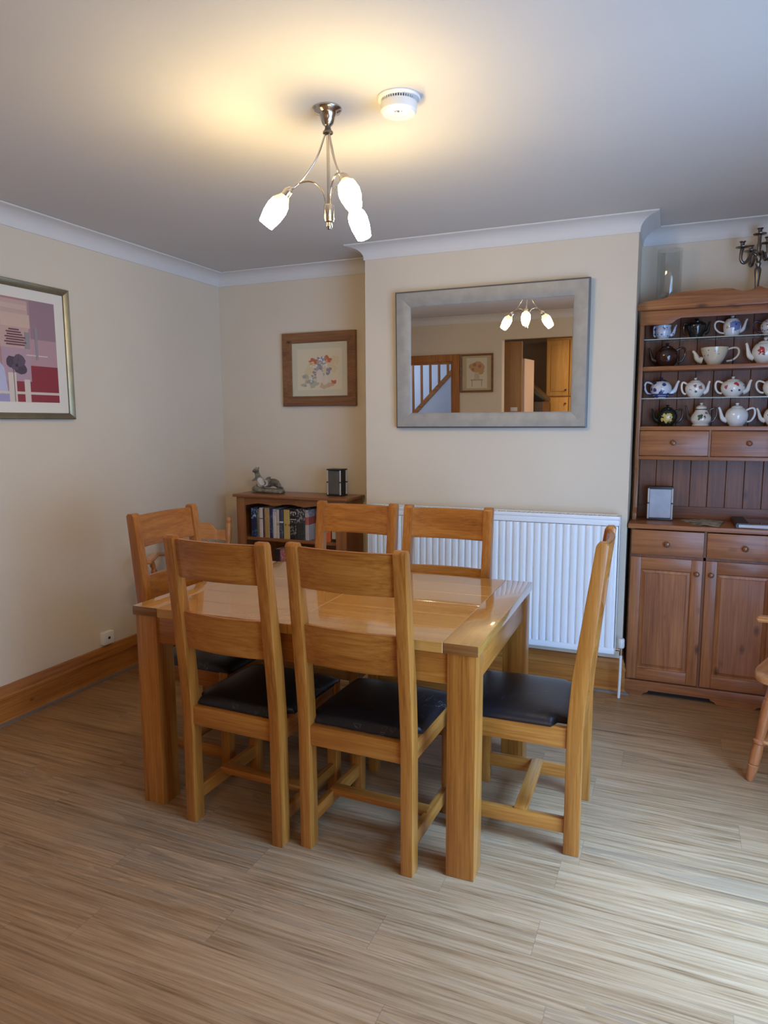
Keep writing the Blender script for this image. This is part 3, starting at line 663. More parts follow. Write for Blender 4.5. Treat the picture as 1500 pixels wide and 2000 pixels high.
PAGES = plain('book_pages', (0.70, 0.62, 0.48), 0.8, var=0.08)
def cover_mat(i, base, bands):
    m, nt, b = new_mat('book_cover_%d' % i); tc = N(nt, 'ShaderNodeTexCoord'); sp = N(nt, 'ShaderNodeSeparateXYZ')
    L(nt, tc.outputs['Object'], sp.inputs[0]); c = base; prev = None
    cn = N(nt, 'ShaderNodeRGB'); cn.outputs[0].default_value = (*base, 1); cur = cn.outputs[0]
    nz = N(nt, 'ShaderNodeTexNoise', i_Scale=60.0, i_Detail=2.0); L(nt, tc.outputs['Object'], nz.inputs['Vector'])
    for z0, z1, colr, tex in bands:
        k = math_n(nt, 'MULTIPLY', math_n(nt, 'GREATER_THAN', sp.outputs[2], z0), math_n(nt, 'LESS_THAN', sp.outputs[2], z1))
        if tex: k = math_n(nt, 'MULTIPLY', k, math_n(nt, 'GREATER_THAN', nz.outputs[0], 0.52))
        cur = mixc(nt, k, cur, colr)
    L(nt, cur, b.inputs['Base Color']); b.inputs['Roughness'].default_value = 0.4; return m
bcount = [0]
def book(label, x0, x1, z, h, d, base, bands, group):
    bcount[0] += 1; w = x1-x0
    t = thing('book', label, 'book', ((x0+x1)/2, -0.245, z), 0, group)
    m = cover_mat(bcount[0], base, bands); bm = NB(); c = min(0.0025, w*0.12)
    prism(bm, [(-w/2, d), (-w/2, 0.003), (-w/2+0.003, 0), (w/2-0.003, 0), (w/2, 0.003), (w/2, d), (w/2-c, d), (w/2-c, 0.004), (-w/2+c, 0.004), (-w/2+c, d)], 'z', 0, h)
    obj('cover', bm, m, t)
    bm = NB(); box(bm, -w/2+c, w/2-c, 0.004, d-0.004, 0.003, h-0.003); obj('pages', bm, PAGES, t)
    return t
BS = 'books on the upper shelf of the bookcase'; zs = 0.6922
T_ = True
books = [
 ('thick dark blue book with pale blue cover art, at the left end of the shelf', 0.372, 0.420, 0.196, (0.012, 0.018, 0.06), [(0.12, 0.19, (0.12, 0.22, 0.42), T_), (0.0, 0.05, (0.03, 0.10, 0.22), T_), (0.135, 0.150, (0.35, 0.45, 0.6), T_)]),
 ('slim olive book between the thick blue book and the first white one', 0.421, 0.437, 0.188, (0.22, 0.15, 0.055), [(0.09, 0.17, (0.30, 0.22, 0.10), T_)]),
 ('white book with a dark band across its upper spine', 0.438, 0.464, 0.197, (0.62, 0.56, 0.52), [(0.122, 0.128, (0.15, 0.05, 0.04), False), (0.10, 0.118, (0.40, 0.35, 0.33), T_)]),
 ('slim maroon book beside the broad gold one', 0.465, 0.478, 0.190, (0.09, 0.018, 0.018), [(0.05, 0.12, (0.18, 0.05, 0.03), T_)]),
 ('broad gold and tan book left of the navy spine', 0.479, 0.515, 0.199, (0.42, 0.27, 0.09), [(0.11, 0.19, (0.50, 0.30, 0.16), T_)]),
 ('navy book between the gold and cream books', 0.517, 0.541, 0.194, (0.022, 0.028, 0.085), [(0.02, 0.15, (0.10, 0.10, 0.20), T_)]),
 ('cream book on the left of the pair beside the navy spine', 0.542, 0.566, 0.192, (0.60, 0.57, 0.52), [(0.15, 0.19, (0.30, 0.32, 0.50), T_)]),
 ('narrower pinkish cream book on the right of the cream pair', 0.568, 0.588, 0.190, (0.58, 0.48, 0.42), [(0.085, 0.10, (0.50, 0.30, 0.12), False)]),
 ('dark slate book with a white dot on its spine', 0.590, 0.617, 0.190, (0.05, 0.06, 0.085), [(0.104, 0.114, (0.62, 0.62, 0.66), False), (0.02, 0.09, (0.14, 0.14, 0.19), T_)]),
 ('wide yellow book in the middle of the shelf', 0.623, 0.668, 0.192, (0.52, 0.37, 0.12), [(0.085, 0.098, (0.22, 0.10, 0.03), T_)]),
 ('black book with white title marks on its spine', 0.670, 0.716, 0.194, (0.012, 0.010, 0.010), [(0.155, 0.182, (0.52, 0.47, 0.40), T_), (0.128, 0.134, (0.50, 0.42, 0.28), False), (0.108, 0.120, (0.55, 0.52, 0.45), T_), (0.03, 0.09, (0.22, 0.19, 0.15), T_)]),
 ('thick charcoal book with a grey photographic spine', 0.719, 0.778, 0.202, (0.03, 0.026, 0.025), [(0.11, 0.20, (0.30, 0.27, 0.25), T_), (0.0, 0.06, (0.045, 0.055, 0.04), T_)]),
 ('red-and-white slim book at the right of the charcoal one', 0.782, 0.808, 0.196, (0.48, 0.42, 0.40), [(0.10, 0.15, (0.42, 0.10, 0.07), False), (0.15, 0.196, (0.35, 0.28, 0.26), T_)]),
 ('bright orange book half hidden by the far chair back', 0.930, 0.966, 0.190, (0.62, 0.12, 0.025), [(0.06, 0.10, (0.7, 0.3, 0.1), T_)]),
 ('black and white book at the right end of the shelf', 0.975, 1.005, 0.185, (0.02, 0.018, 0.018), [(0.02, 0.075, (0.55, 0.55, 0.52), False)]),
]
for lb, x0, x1, h, base, bands in books: book(lb, x0, x1, zs, h, 0.16 if h > 0.19 else 0.145, base, bands, BS)
BL = 'books on the middle shelf of the bookcase'
book('black-spined book on the lower shelf seen between the near chair backs', 0.545, 0.590, 0.3852, 0.235, 0.16, (0.02, 0.012, 0.014), [(0.1, 0.2, (0.05, 0.02, 0.02), T_)], BL)
book('pink and red patterned book on the lower shelf seen between the near chairs', 0.592, 0.648, 0.3852, 0.238, 0.16, (0.42, 0.12, 0.13), [(0.05, 0.23, (0.55, 0.28, 0.27), T_)], BL)
book('dark brown book on the lower shelf beside the pink one', 0.650, 0.690, 0.3852, 0.220, 0.16, (0.06, 0.03, 0.02), [(0.1, 0.2, (0.10, 0.05, 0.03), T_)], BL)

# animal figurine: two stone-grey animals on a log
def remesh(o, v):
    md = o.modifiers.new('r', 'REMESH'); md.mode = 'VOXEL'; md.voxel_size = v; md.use_smooth_shade = True
    s = o.modifiers.new('s', 'SMOOTH'); s.iterations = 3; s.factor = 0.5
def stone(name, a, b_, patch, c1, r1):
    m, nt, b = new_mat(name); tc = N(nt, 'ShaderNodeTexCoord'); n = N(nt, 'ShaderNodeTexNoise', i_Scale=38.0, i_Detail=4.0); L(nt, tc.outputs['Object'], n.inputs['Vector'])
    c = ramp(nt, n.outputs[0], [(0.35, a), (0.62, b_)])
    d = N(nt, 'ShaderNodeVectorMath', operation='DISTANCE'); L(nt, tc.outputs['Object'], d.inputs[0]); d.inputs[1].default_value = c1
    k = math_n(nt, 'LESS_THAN', d.outputs['Value'], r1); L(nt, mixc(nt, k, c, patch), b.inputs['Base Color']); b.inputs['Roughness'].default_value = 0.6; return m
fg = thing('animal_figurine', 'grey stone-look figurine of two animals on a log, on the bookcase', 'figurine', (0.462, -0.165, BZ+0.0005))
bm = NB(); ball(bm, (0, 0, 0.016), 0.03, (4.3, 1.55, 0.55)); ball(bm, (-0.085, -0.01, 0.024), 0.024, (1.4, 1.2, 0.9)); ball(bm, (0.09, 0.0, 0.022), 0.022, (1.5, 1.2, 0.8)); box(bm, -0.115, 0.115, -0.032, 0.032, 0.0, 0.014, 0.005)
o = obj('log_base', bm, stone('mossy_stone', (0.13, 0.11, 0.07), (0.30, 0.26, 0.19), (0.2, 0.2, 0.1), (9, 9, 9), 0.1), fg); remesh(o, 0.004)
bm = NB()
tube(bm, [(-0.045, 0.0, 0.045), (-0.058, 0, 0.075), (-0.075, 0, 0.105), (-0.086, 0, 0.135)], [0.030, 0.026, 0.019, 0.015], sm=1)
ball(bm, (-0.087, -0.004, 0.148), 0.019, (1.05, 1.0, 0.95)); ball(bm, (-0.098, -0.014, 0.143), 0.011, (1.1, 1, 0.8))
ball(bm, (-0.072, 0.004, 0.166), 0.006, (0.7, 0.6, 1.5)); ball(bm, (-0.094, 0.008, 0.166), 0.006, (0.7, 0.6, 1.4))
tube(bm, [(-0.075, -0.01, 0.10), (-0.100, -0.018, 0.085), (-0.112, -0.02, 0.082)], [0.011, 0.008, 0.006]); tube(bm, [(-0.055, -0.02, 0.07), (-0.03, -0.03, 0.055), (-0.005, -0.03, 0.058)], [0.012, 0.009, 0.007])
tube(bm, [(-0.03, 0, 0.04), (-0.08, -0.015, 0.045), (-0.10, -0.02, 0.03)], [0.022, 0.014, 0.010])
o = obj('animal', bm, stone('figurine_grey', (0.10, 0.085, 0.06), (0.36, 0.31, 0.25), (0.60, 0.56, 0.50), (-0.040, -0.03, 0.075), 0.034), fg); remesh(o, 0.0035)
bm = NB()
tube(bm, [(0.000, -0.005, 0.055), (0.030, 0, 0.072), (0.060, 0, 0.070), (0.085, 0, 0.048)], [0.022, 0.027, 0.026, 0.018], sm=1)
ball(bm, (0.008, -0.008, 0.088), 0.018); ball(bm, (-0.004, -0.02, 0.084), 0.010); ball(bm, (0.016, 0.006, 0.106), 0.005, (0.8, 0.7, 1.3)); ball(bm, (0.002, 0.008, 0.105), 0.005, (0.8, 0.7, 1.3))
tube(bm, [(0.085, 0, 0.048), (0.108, -0.008, 0.040), (0.122, -0.010, 0.036)], [0.012, 0.008, 0.006]); tube(bm, [(0.01, -0.02, 0.05), (-0.015, -0.03, 0.045)], [0.012, 0.008])
o = obj('animal', bm, stone('figurine_dark', (0.06, 0.05, 0.035), (0.24, 0.20, 0.15), (0.50, 0.46, 0.41), (-0.005, -0.028, 0.068), 0.022), fg); remesh(o, 0.0035)

# box lanterns
def lantern(label, loc, rz, w, d, h, panel):
    t = thing('lantern', label, 'lantern', loc, rz, 'box lanterns')
    bm = NB(); box(bm, -w/2+0.010, w/2-0.010, -d/2+0.006, d/2-0.006, 0.006, h-0.006); obj('body', bm, BLACK, t)
    bm = NB(); box(bm, -w/2+0.012, w/2-0.012, -d/2+0.001, -d/2+0.007, 0.014, h-0.013); obj('front_panel', bm, panel, t)
    bm = NB(); box(bm, -w/2, w/2, -d/2, d/2, h-0.009, h, 0.003); obj('lid', bm, BLACK, t)
    bm = NB(); box(bm, -w/2, w/2, -d/2, d/2, 0, 0.009, 0.003); obj('base', bm, BLACK, t)
    for sx in (-1, 1):
        for sy in (-1, 1):
            x, y = sx*(w/2-0.006), sy*(d/2-0.006)
            bm = NB(); tube(bm, [(x, y, 0.008), (x, y, h-0.008)], 0.005); p = obj('corner_post', bm, plain('post_glass', (0.50, 0.46, 0.42), 0.15, coat=0.5), t)
            bm = NB(); box(bm, x-0.0065, x+0.0065, y-0.0065, y+0.0065, h*0.49, h*0.535, 0.001); obj('clip', bm, BLACK, p)
    return t
lantern('black box lantern with dark panel on the right end of the bookcase', (0.972, -0.155, BZ+0.0005), -0.10, 0.105, 0.085, 0.172, plain('smoked_panel', (0.10, 0.085, 0.070), 0.3, var=0.15))

# ------------------------------------------------------------------ welsh dresser
DX, DYF, DYB = 2.765, -0.325, -0.034; DWD = 1.064; DXE = DX+DWD; DCX = DX+DWD/2
ds = thing('dresser', 'tall antique pine dresser with plate rack in the right alcove', 'dresser', (0, 0, 0))
for x0, x1 in ((DX, DX+0.02), (DXE-0.02, DXE)):
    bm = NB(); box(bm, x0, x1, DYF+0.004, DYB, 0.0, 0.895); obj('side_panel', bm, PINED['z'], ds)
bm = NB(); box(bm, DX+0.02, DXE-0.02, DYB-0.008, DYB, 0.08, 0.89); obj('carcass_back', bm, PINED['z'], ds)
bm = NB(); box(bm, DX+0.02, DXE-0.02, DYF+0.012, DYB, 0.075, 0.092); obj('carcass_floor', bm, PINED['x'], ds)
bm = NB(); box(bm, DX-0.016, DXE+0.016, DYF-0.014, DYB, 0.894, 0.920, 0.007, 3); obj('worktop', bm, PINE['x'], ds)
def bracket(xa, xb):   # cut-out between two feet, along the bottom of the plinth
    return [(xa, 0.0), (xa+0.012, 0.014), (xa+0.030, 0.020), (xa+0.034, 0.030), (xb-0.034, 0.030), (xb-0.030, 0.020), (xb-0.012, 0.014), (xb, 0.0)]
pl = [(DX-0.006, 0.080), (DX-0.006, 0.0)]+bracket(DX+0.085, DCX-0.085)+bracket(DCX+0.085, DXE-0.085)+[(DXE+0.006, 0.0), (DXE+0.006, 0.080)]
bm = NB(); prism(bm, pl, 'y', DYF-0.006, DYF+0.014, 0.0015); obj('plinth', bm, PINE['x'], ds)
bm = NB(); box(bm, DX+0.02, DXE-0.02, DYF+0.030, DYF+0.042, 0.002, 0.075); obj('plinth_gap_shade', bm, DARK, ds)  # added near-black board imitating the deep shade under the dresser
colw = DWD/3
def knob(x, y, z, parent, r=0.0145):
    bm = NB(); lathe(bm, [(0, 0), (0.008, 0), (0.0065, 0.005), (0.008, 0.010), (r, 0.015), (r*1.02, 0.020), (r*0.8, 0.026), (r*0.3, 0.029), (0, 0.029)], 24, Matrix.Translation((x, y, z)) @ Matrix.Rotation(PI/2, 4, 'X')); return obj('knob', bm, KNOBW, parent)
bm = NB()
for k in range(4):
    x = DX+colw*k; box(bm, max(DX+0.001, x-0.006), min(DXE-0.001, x+0.006), DYF+0.006, DYF+0.020, 0.08, 0.893)
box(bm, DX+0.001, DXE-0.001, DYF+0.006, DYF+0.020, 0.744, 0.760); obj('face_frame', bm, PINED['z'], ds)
for k in range(3):
    x0, x1 = DX+colw*k+0.007, DX+colw*(k+1)-0.007
    if k == 0: x0 = DX+0.004
    if k == 2: x1 = DXE-0.004
    bm = NB(); box(bm, x0, x1, DYF-0.006, DYF+0.010, 0.760, 0.889, 0.004); d_ = obj('drawer', bm, PINE['x'], ds); knob((x0+x1)/2, DYF-0.006, 0.821, d_)
    z0_, z1_ = 0.088, 0.746; s = 0.052
    bm = NB(); box(bm, x0, x0+s, DYF-0.006, DYF+0.012, z0_, z1_, 0.003); box(bm, x1-s, x1, DYF-0.006, DYF+0.012, z0_, z1_, 0.003)
    dd = obj('door', bm, PINE['z'], ds)
    bm = NB(); box(bm, x0+s, x1-s, DYF-0.006, DYF+0.012, z1_-0.062, z1_, 0.002); obj('door_rail', bm, PINE['x'], dd)
    bm = NB(); box(bm, x0+s, x1-s, DYF-0.006, DYF+0.012, z0_, z0_+0.062, 0.002); obj('door_rail', bm, PINE['x'], dd)
    bm = NB(); q0, q1, q2, q3 = x0+s+0.0005, x1-s-0.0005, z0_+0.0625, z1_-0.0625
    lp = []
    for dd_, y in ((0, DYF-0.001), (0.006, DYF+0.004), (0.018, DYF+0.001), (0.022, DYF-0.002)):
        lp.append([bm.verts.new(p) for p in ((q0+dd_, y, q2+dd_), (q1-dd_, y, q2+dd_), (q1-dd_, y, q3-dd_), (q0+dd_, y, q3-dd_))])
    for A_, B_ in zip(lp, lp[1:]):
        for i in range(4): bm.faces.new((A_[i], A_[(i+1) % 4], B_[(i+1) % 4], B_[i]))
    bm.faces.new(lp[-1]); rr = bmesh.ops.recalc_face_normals(bm, faces=bm.faces); obj('panel', bm, PINE['z'], dd, 15)
    knob(x1-0.026 if k == 0 else x0+0.026, DYF-0.006, 0.678, dd, 0.013)
# hutch
HYF = -0.200; HX0, HX1 = DX-0.004, DXE+0.004
for x0, x1 in ((HX0, HX0+0.020), (HX1-0.020, HX1)):
    sp_ = [(DYB, 0.9205), (HYF+0.0, 0.9205), (HYF+0.0, 0.955), (HYF+0.030, 0.985), (HYF+0.036, 1.06), (HYF+0.034, 1.16), (HYF+0.010, 1.225), (HYF, 1.245), (HYF, 2.005), (DYB, 2.005)]
    bm = NB(); prism(bm, sp_, 'x', x0, x1, 0.002); obj('hutch_side', bm, PINE['z'], ds)
bm = NB(); nb = 12; bw = (HX1-HX0-0.04)/nb
for k in range(nb): box(bm, HX0+0.02+bw*k+0.001, HX0+0.02+bw*(k+1)-0.001, DYB-0.008, DYB, 0.985, 2.0, 0.0015, 1)
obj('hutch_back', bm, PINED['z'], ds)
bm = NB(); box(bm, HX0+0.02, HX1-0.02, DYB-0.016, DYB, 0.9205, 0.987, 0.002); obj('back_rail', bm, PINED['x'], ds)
fr = [(HX0, 2.004), (HX0, 1.934), (2.895, 1.934), (2.915, 1.940), (2.932, 1.954), (2.955, 1.963), (2*DCX-2.955, 1.963), (2*DCX-2.932, 1.954), (2*DCX-2.915, 1.940), (2*DCX-2.895, 1.934), (HX1, 1.934), (HX1, 2.004)]
bm = NB(); prism(bm, fr, 'y', HYF-0.012, HYF+0.006, 0.0015); obj('frieze', bm, PINE['x'], ds)
half = [(HX0-0.016, 2.006), (HX0-0.020, 2.018), (HX0-0.012, 2.036), (HX0+0.010, 2.048), (2.862, 2.060), (2.885, 2.066), (2.908, 2.078), (2.93, 2.085), (2.97, 2.088), (3.10, 2.091), (3.150, 2.091), (3.180, 2.087), (3.205, 2.077), (3.222, 2.071), (3.250, 2.072), (3.275, 2.079), (DCX, 2.090)]
pts = half+[(2*DCX-x, z) for x, z in reversed(half[:-1])]
bm = NB(); prism(bm, pts, 'y', HYF-0.030, HYF-0.010, 0.002); obj('cornice_board', bm, PINE['x'], ds)
bm = NB(); box(bm, HX0, HX1, HYF-0.010, DYB, 2.005, 2.018); obj('hutch_top', bm, PINE['x'], ds)
for z in (1.704, 1.396):
    bm = NB(); box(bm, HX0+0.02, HX1-0.02, HYF+0.002, DYB-0.008, z, z+0.022, 0.004); obj('shelf', bm, PINE['x'], ds)
for z in (1.862, 1.560):
    bm = NB(); box(bm, HX0+0.021, HX1-0.021, HYF+0.030, DYB-0.009, z, z+0.006, 0.001); gs = obj('glass_shelf', bm, GLASSG, ds); gs['label'] = 'clear glass shelf'
    bm = NB(); box(bm, HX0+0.021, HX1-0.021, HYF+0.0285, HYF+0.0300, z+0.0005, z+0.0055); obj('polished_edge', bm, plain('glass_edge', (0.42, 0.45, 0.41), 0.15, coat=0.5), gs)
bm = NB(); box(bm, HX0+0.02, HX1-0.02, HYF+0.002, DYB-0.008, 1.244, 1.264, 0.003)
for k in (1, 2): x = HX0+(HX1-HX0)*k/3; box(bm, x-0.005, x+0.005, HYF+0.003, HYF+0.02, 1.264, 1.396)
obj('drawer_frame', bm, PINE['x'], ds)
hw3 = (HX1-HX0)/3
for k in range(3):
    x0, x1 = HX0+hw3*k+0.006, HX0+hw3*(k+1)-0.006
    if k == 0: x0 = HX0+0.0215
    if k == 2: x1 = HX1-0.0215
    bm = NB(); box(bm, x0, x1, HYF-0.006, HYF+0.012, 1.266, 1.394, 0.004); d_ = obj('drawer', bm, PINE['x'], ds); knob((x0+x1)/2, HYF-0.006, 1.333, d_, 0.013)
    bm = NB(); box(bm, x0+0.002, x1-0.002, HYF+0.012, DYB-0.012, 1.268, 1.390); obj('drawer_box', bm, PINED['x'], d_)

# ------------------------------------------------------------------ teapots
def china(name, base, decor=(), bands=(), flower=None, rough=0.12):
    """decor: (colour, voronoi scale, threshold, seed); bands: (z0,z1,colour); flower: (centre, radius, scale, colours)"""
    m, nt, b = new_mat(name); tc = N(nt, 'ShaderNodeTexCoord'); co = tc.outputs['Object']
    cn = N(nt, 'ShaderNodeRGB'); cn.outputs[0].default_value = (*base, 1); cur = cn.outputs[0]
    for colr, sc, th, seed in decor:
        mp = N(nt, 'ShaderNodeMapping'); mp.inputs['Location'].default_value = (seed, seed*0.7, seed*1.3); L(nt, co, mp.inputs['Vector'])
        nz = N(nt, 'ShaderNodeTexNoise', i_Scale=90.0); L(nt, co, nz.inputs['Vector'])
        v = N(nt, 'ShaderNodeTexVoronoi', i_Scale=sc); L(nt, mp.outputs[0], v.inputs['Vector'])
        k = math_n(nt, 'LESS_THAN', math_n(nt, 'MULTIPLY_ADD', nz.outputs[0], 0.25, v.outputs['Distance']), th+0.125); cur = mixc(nt, k, cur, colr)
    sp = N(nt, 'ShaderNodeSeparateXYZ'); L(nt, co, sp.inputs[0])
    for z0, z1, colr in bands:
        k = math_n(nt, 'MULTIPLY', math_n(nt, 'GREATER_THAN', sp.outputs[2], z0), math_n(nt, 'LESS_THAN', sp.outputs[2], z1)); cur = mixc(nt, k, cur, colr)
    for fl in ([flower] if flower and not isinstance(flower, list) else (flower or [])):
        c, r, sc, colr = fl
        d = N(nt, 'ShaderNodeVectorMath', operation='DISTANCE'); L(nt, co, d.inputs[0]); d.inputs[1].default_value = c
        nz = N(nt, 'ShaderNodeTexNoise', i_Scale=sc, i_Detail=2.0); L(nt, co, nz.inputs['Vector'])
        k = math_n(nt, 'LESS_THAN', math_n(nt, 'MULTIPLY_ADD', math_n(nt, 'SUBTRACT', nz.outputs[0], 0.5), r*2.4, d.outputs['Value']), r); cur = mixc(nt, k, cur, colr)
    L(nt, cur, b.inputs['Base Color']); b.inputs['Roughness'].default_value = rough; b.inputs['Coat Weight'].default_value = 0.5; b.inputs['Coat Roughness'].default_value = 0.03
    return m
PROF = {
 'round': [(0.52, 0), (0.55, 0.03), (0.60, 0.06), (0.88, 0.28), (1.0, 0.52), (0.95, 0.74), (0.74, 0.94), (0.52, 1.0)],
 'squat': [(0.60, 0), (0.62, 0.05), (0.86, 0.22), (1.0, 0.50), (0.94, 0.75), (0.72, 0.93), (0.50, 1.0)],
 'bowl': [(0.45, 0), (0.47, 0.06), (0.68, 0.30), (0.90, 0.70), (1.0, 1.0), (0.94, 1.0), (0.84, 0.70), (0.4, 0.15), (0, 0.12)],
 'sugar': [(0.62, 0), (0.66, 0.05), (0.86, 0.3), (0.98, 0.62), (0.86, 0.84), (1.0, 1.0), (0.94, 1.0), (0.78, 0.82), (0.7, 0.2), (0, 0.15)],
 'bell': [(0.80, 0), (0.84, 0.03), (0.80, 0.09), (0.72, 0.12), (0.96, 0.26), (1.0, 0.40), (0.92, 0.55), (0.66, 0.75), (0.52, 0.92), (0.50, 1.0)],
 'tall': [(0.74, 0), (0.78, 0.05), (0.92, 0.28), (1.0, 0.55), (0.96, 0.78), (0.80, 0.94), (0.66, 1.0)],
 'vase': [(0.56, 0), (0.60, 0.05), (0.72, 0.2), (0.92, 0.55), (1.0, 0.8), (0.86, 0.95), (0.62, 1.0)],
}
TG = 'teapots on the dresser shelves'
def teapot(label, x0, x1, z, top, mat, prof, spout, lidmat=None, handmat=None, spmat=None, bw=0.50, lid=True, y=-0.118, cat='teapot', name='teapot', bshift=0.0, sph=1.0):
    """x0..x1 is the whole width including spout and handle; spout = +1 right, -1 left"""
    w = x1-x0; R = min(w*bw/2, 0.070); cx = (x0+x1)/2+bshift*w
    t = thing(name, label, cat, (cx, y, z+0.0006), 0, TG)
    hgt = top-z; bh = hgt*(0.80 if lid else 1.0)
    pr = [(0, 0)]+[(r*R, q*bh) for r, q in PROF[prof]]
    def sub(pr):   # smooth the profile
        o = [pr[0]]
        for p, q in zip(pr, pr[1:]): o += [(p[0]*.75+q[0]*.25, p[1]*.75+q[1]*.25), (p[0]*.25+q[0]*.75, p[1]*.25+q[1]*.75)]
        return o+[pr[-1]]
    if lid: pr.append((0, bh))
    bm = NB(); lathe(bm, pr[:2]+sub(pr[2:-1])+pr[-1:], 40); obj('body', bm, mat, t, 50)
    lr = PROF[prof][-1][0]*R
    if lid:
        bm = NB(); lathe(bm, [(0, bh*0.985), (lr*1.02, bh*0.99), (lr*1.04, bh*1.02), (lr*0.8, bh*1.08), (lr*0.35, bh*1.115), (lr*0.22, bh*1.13), (lr*0.20, bh*1.16), (lr*0.34, bh*1.20), (lr*0.28, bh*1.245), (0, bh*1.255)], 32); obj('lid', bm, lidmat or mat, t, 50)
    s = spout
    se = (x1-cx) if s > 0 else (cx-x0); he = (cx-x0) if s > 0 else (x1-cx)
    if se > R*1.05:
        bm = NB(); tube(bm, [(s*R*0.80, 0, bh*0.30), (s*(R+(se-R)*0.35), 0, bh*0.38), (s*(R+(se-R)*0.60), 0, bh*0.66), (s*(R+(se-R)*0.80), 0, bh*0.92*sph), (s*se, 0, bh*1.02*sph)], [0.28*R, 0.22*R, 0.15*R, 0.11*R, 0.10*R], 14, sm=2)
        obj('spout', bm, spmat or mat, t)
    if he > R*1.05:
        e = he-0.0045; bm = NB()
        tube(bm, [(-s*R*0.80, 0, bh*0.86), (-s*(R+(e-R)*0.55), 0, bh*1.00), (-s*e*1.02, 0, bh*0.90), (-s*e*1.02, 0, bh*0.55), (-s*(R+(e-R)*0.45), 0, bh*0.26), (-s*R*0.86, 0, bh*0.22)], min(0.0052, R*0.11), 12, sm=2)
        obj('handle', bm, handmat or mat, t)
    return t
CW_ = (0.78, 0.75, 0.70); BLUE = (0.03, 0.06, 0.22); RED = (0.50, 0.05, 0.06); GRN = (0.03, 0.07, 0.03)
blk = china('black_china', (0.008, 0.010, 0.012), [((0.20, 0.22, 0.22), 75, 0.12, 3.1)])
brn = china('treacle_brown_china', (0.035, 0.012, 0.008))
z1, z2, z3, z4 = 1.868, 1.7262, 1.566, 1.4182
teapot('small blue and white lidless sugar bowl at the left of the top shelf', 2.822, 2.934, z1, 1.938, china('delft_china', (0.52, 0.56, 0.66), [(BLUE, 60, 0.22, 1.2), ((0.10, 0.16, 0.40), 95, 0.2, 5.2)]), 'sugar', 1, bw=0.74, lid=False, cat='bowl', name='sugar_bowl', bshift=-0.06)
teapot('black teapot in the shade of the top shelf', 2.967, 3.091, z1, 1.966, blk, 'vase', 1, bw=0.78)
teapot('tall white teapot with gold band and blue scene on the top shelf', 3.112, 3.261, z1, 1.969, china('blue_scene_china', (0.66, 0.66, 0.68), [], [], [((0.020, -0.046, 0.048), 0.030, 45, (0.14, 0.20, 0.42)), ((0.022, -0.05, 0.05), 0.013, 60, (0.03, 0.05, 0.16)), ((-0.030, -0.045, 0.04), 0.014, 8, (0.50, 0.36, 0.18))]), 'tall', 1, bw=0.56, bshift=0.05)
teapot('navy and white lattice-patterned teapot at the right of the top shelf', 3.285, 3.440, z1, 1.955, china('lattice_china', (0.60, 0.58, 0.60), [((0.012, 0.012, 0.05), 85, 0.30, 2.0)]), 'round', 1, handmat=plain('navy_glaze', (0.02, 0.015, 0.05), 0.15, coat=0.5), bw=0.55)
teapot('glossy treacle-brown teapot at the left of the second shelf', 2.803, 2.985, z2, 1.849, brn, 'squat', -1, bw=0.64)
teapot('wide cream lidless pot with tiny flowers, long spout and looped handle', 3.018, 3.234, z2, 1.815, china('sprig_china', (0.62, 0.54, 0.40), [((0.16, 0.14, 0.28), 42, 0.17, 0.4)]), 'bowl', -1, bw=0.62, lid=False, bshift=-0.03, sph=0.85)
teapot('white teapot with a red rose at the right of the second shelf', 3.262, 3.435, z2, 1.855, china('rose_china', CW_, [], [], [((-0.018, -0.050, 0.062), 0.017, 60, (0.42, 0.03, 0.04)), ((0.018, -0.05, 0.06), 0.011, 80, (0.12, 0.08, 0.16)), ((-0.012, -0.052, 0.046), 0.008, 80, (0.05, 0.05, 0.06))]), 'round', -1, bw=0.70)
teapot('white teapot with blue flowers and navy bands, left of the third shelf', 2.790, 2.960, z3, 1.673, china('navy_band_china', (0.62, 0.63, 0.68), [((0.05, 0.06, 0.18), 30, 0.32, 2.7)], [(0.004, 0.010, BLUE), (0.013, 0.021, BLUE)]), 'squat', 1, lidmat=plain('navy_lid', (0.02, 0.025, 0.08), 0.15, coat=0.5), bw=0.64, bshift=-0.01)
teapot('white teapot with brown leaf sprigs, second on the third shelf', 2.970, 3.106, z3, 1.666, china('leaf_china', CW_, [], [], [((0.0, -0.04, 0.058), 0.009, 50, (0.20, 0.10, 0.10)), ((0.022, -0.034, 0.048), 0.011, 60, (0.36, 0.16, 0.12)), ((-0.018, -0.038, 0.038), 0.007, 60, (0.12, 0.10, 0.08)), ((0.004, -0.042, 0.028), 0.007, 60, (0.08, 0.10, 0.08))]), 'round', 1, bw=0.72)
teapot('white teapot with red poppies and blue dots, third on the third shelf', 3.130, 3.296, z3, 1.668, china('poppy_china', CW_, [], [], [((0.012, -0.046, 0.062), 0.012, 55, RED), ((-0.028, -0.04, 0.05), 0.010, 55, (0.42, 0.08, 0.09)), ((-0.006, -0.050, 0.030), 0.005, 60, BLUE), ((0.026, -0.042, 0.034), 0.006, 60, BLUE), ((0.044, -0.02, 0.055), 0.009, 60, (0.08, 0.10, 0.25))]), 'round', 1, bw=0.69)
teapot('plain white teapot at the right of the third shelf, handle to the left', 3.316, 3.470, z3, 1.664, china('plain_china', CW_), 'round', 1, bw=0.60)
teapot('small dark green teapot with a yellow flower, left of the bottom shelf', 2.832, 2.988, z4, 1.530, china('green_black_china', (0.008, 0.014, 0.010), [], [], [((0.0, -0.042, 0.042), 0.024, 70, (0.55, 0.42, 0.12)), ((0.002, -0.044, 0.045), 0.010, 90, (0.70, 0.62, 0.38))]), 'round', -1, bw=0.66)
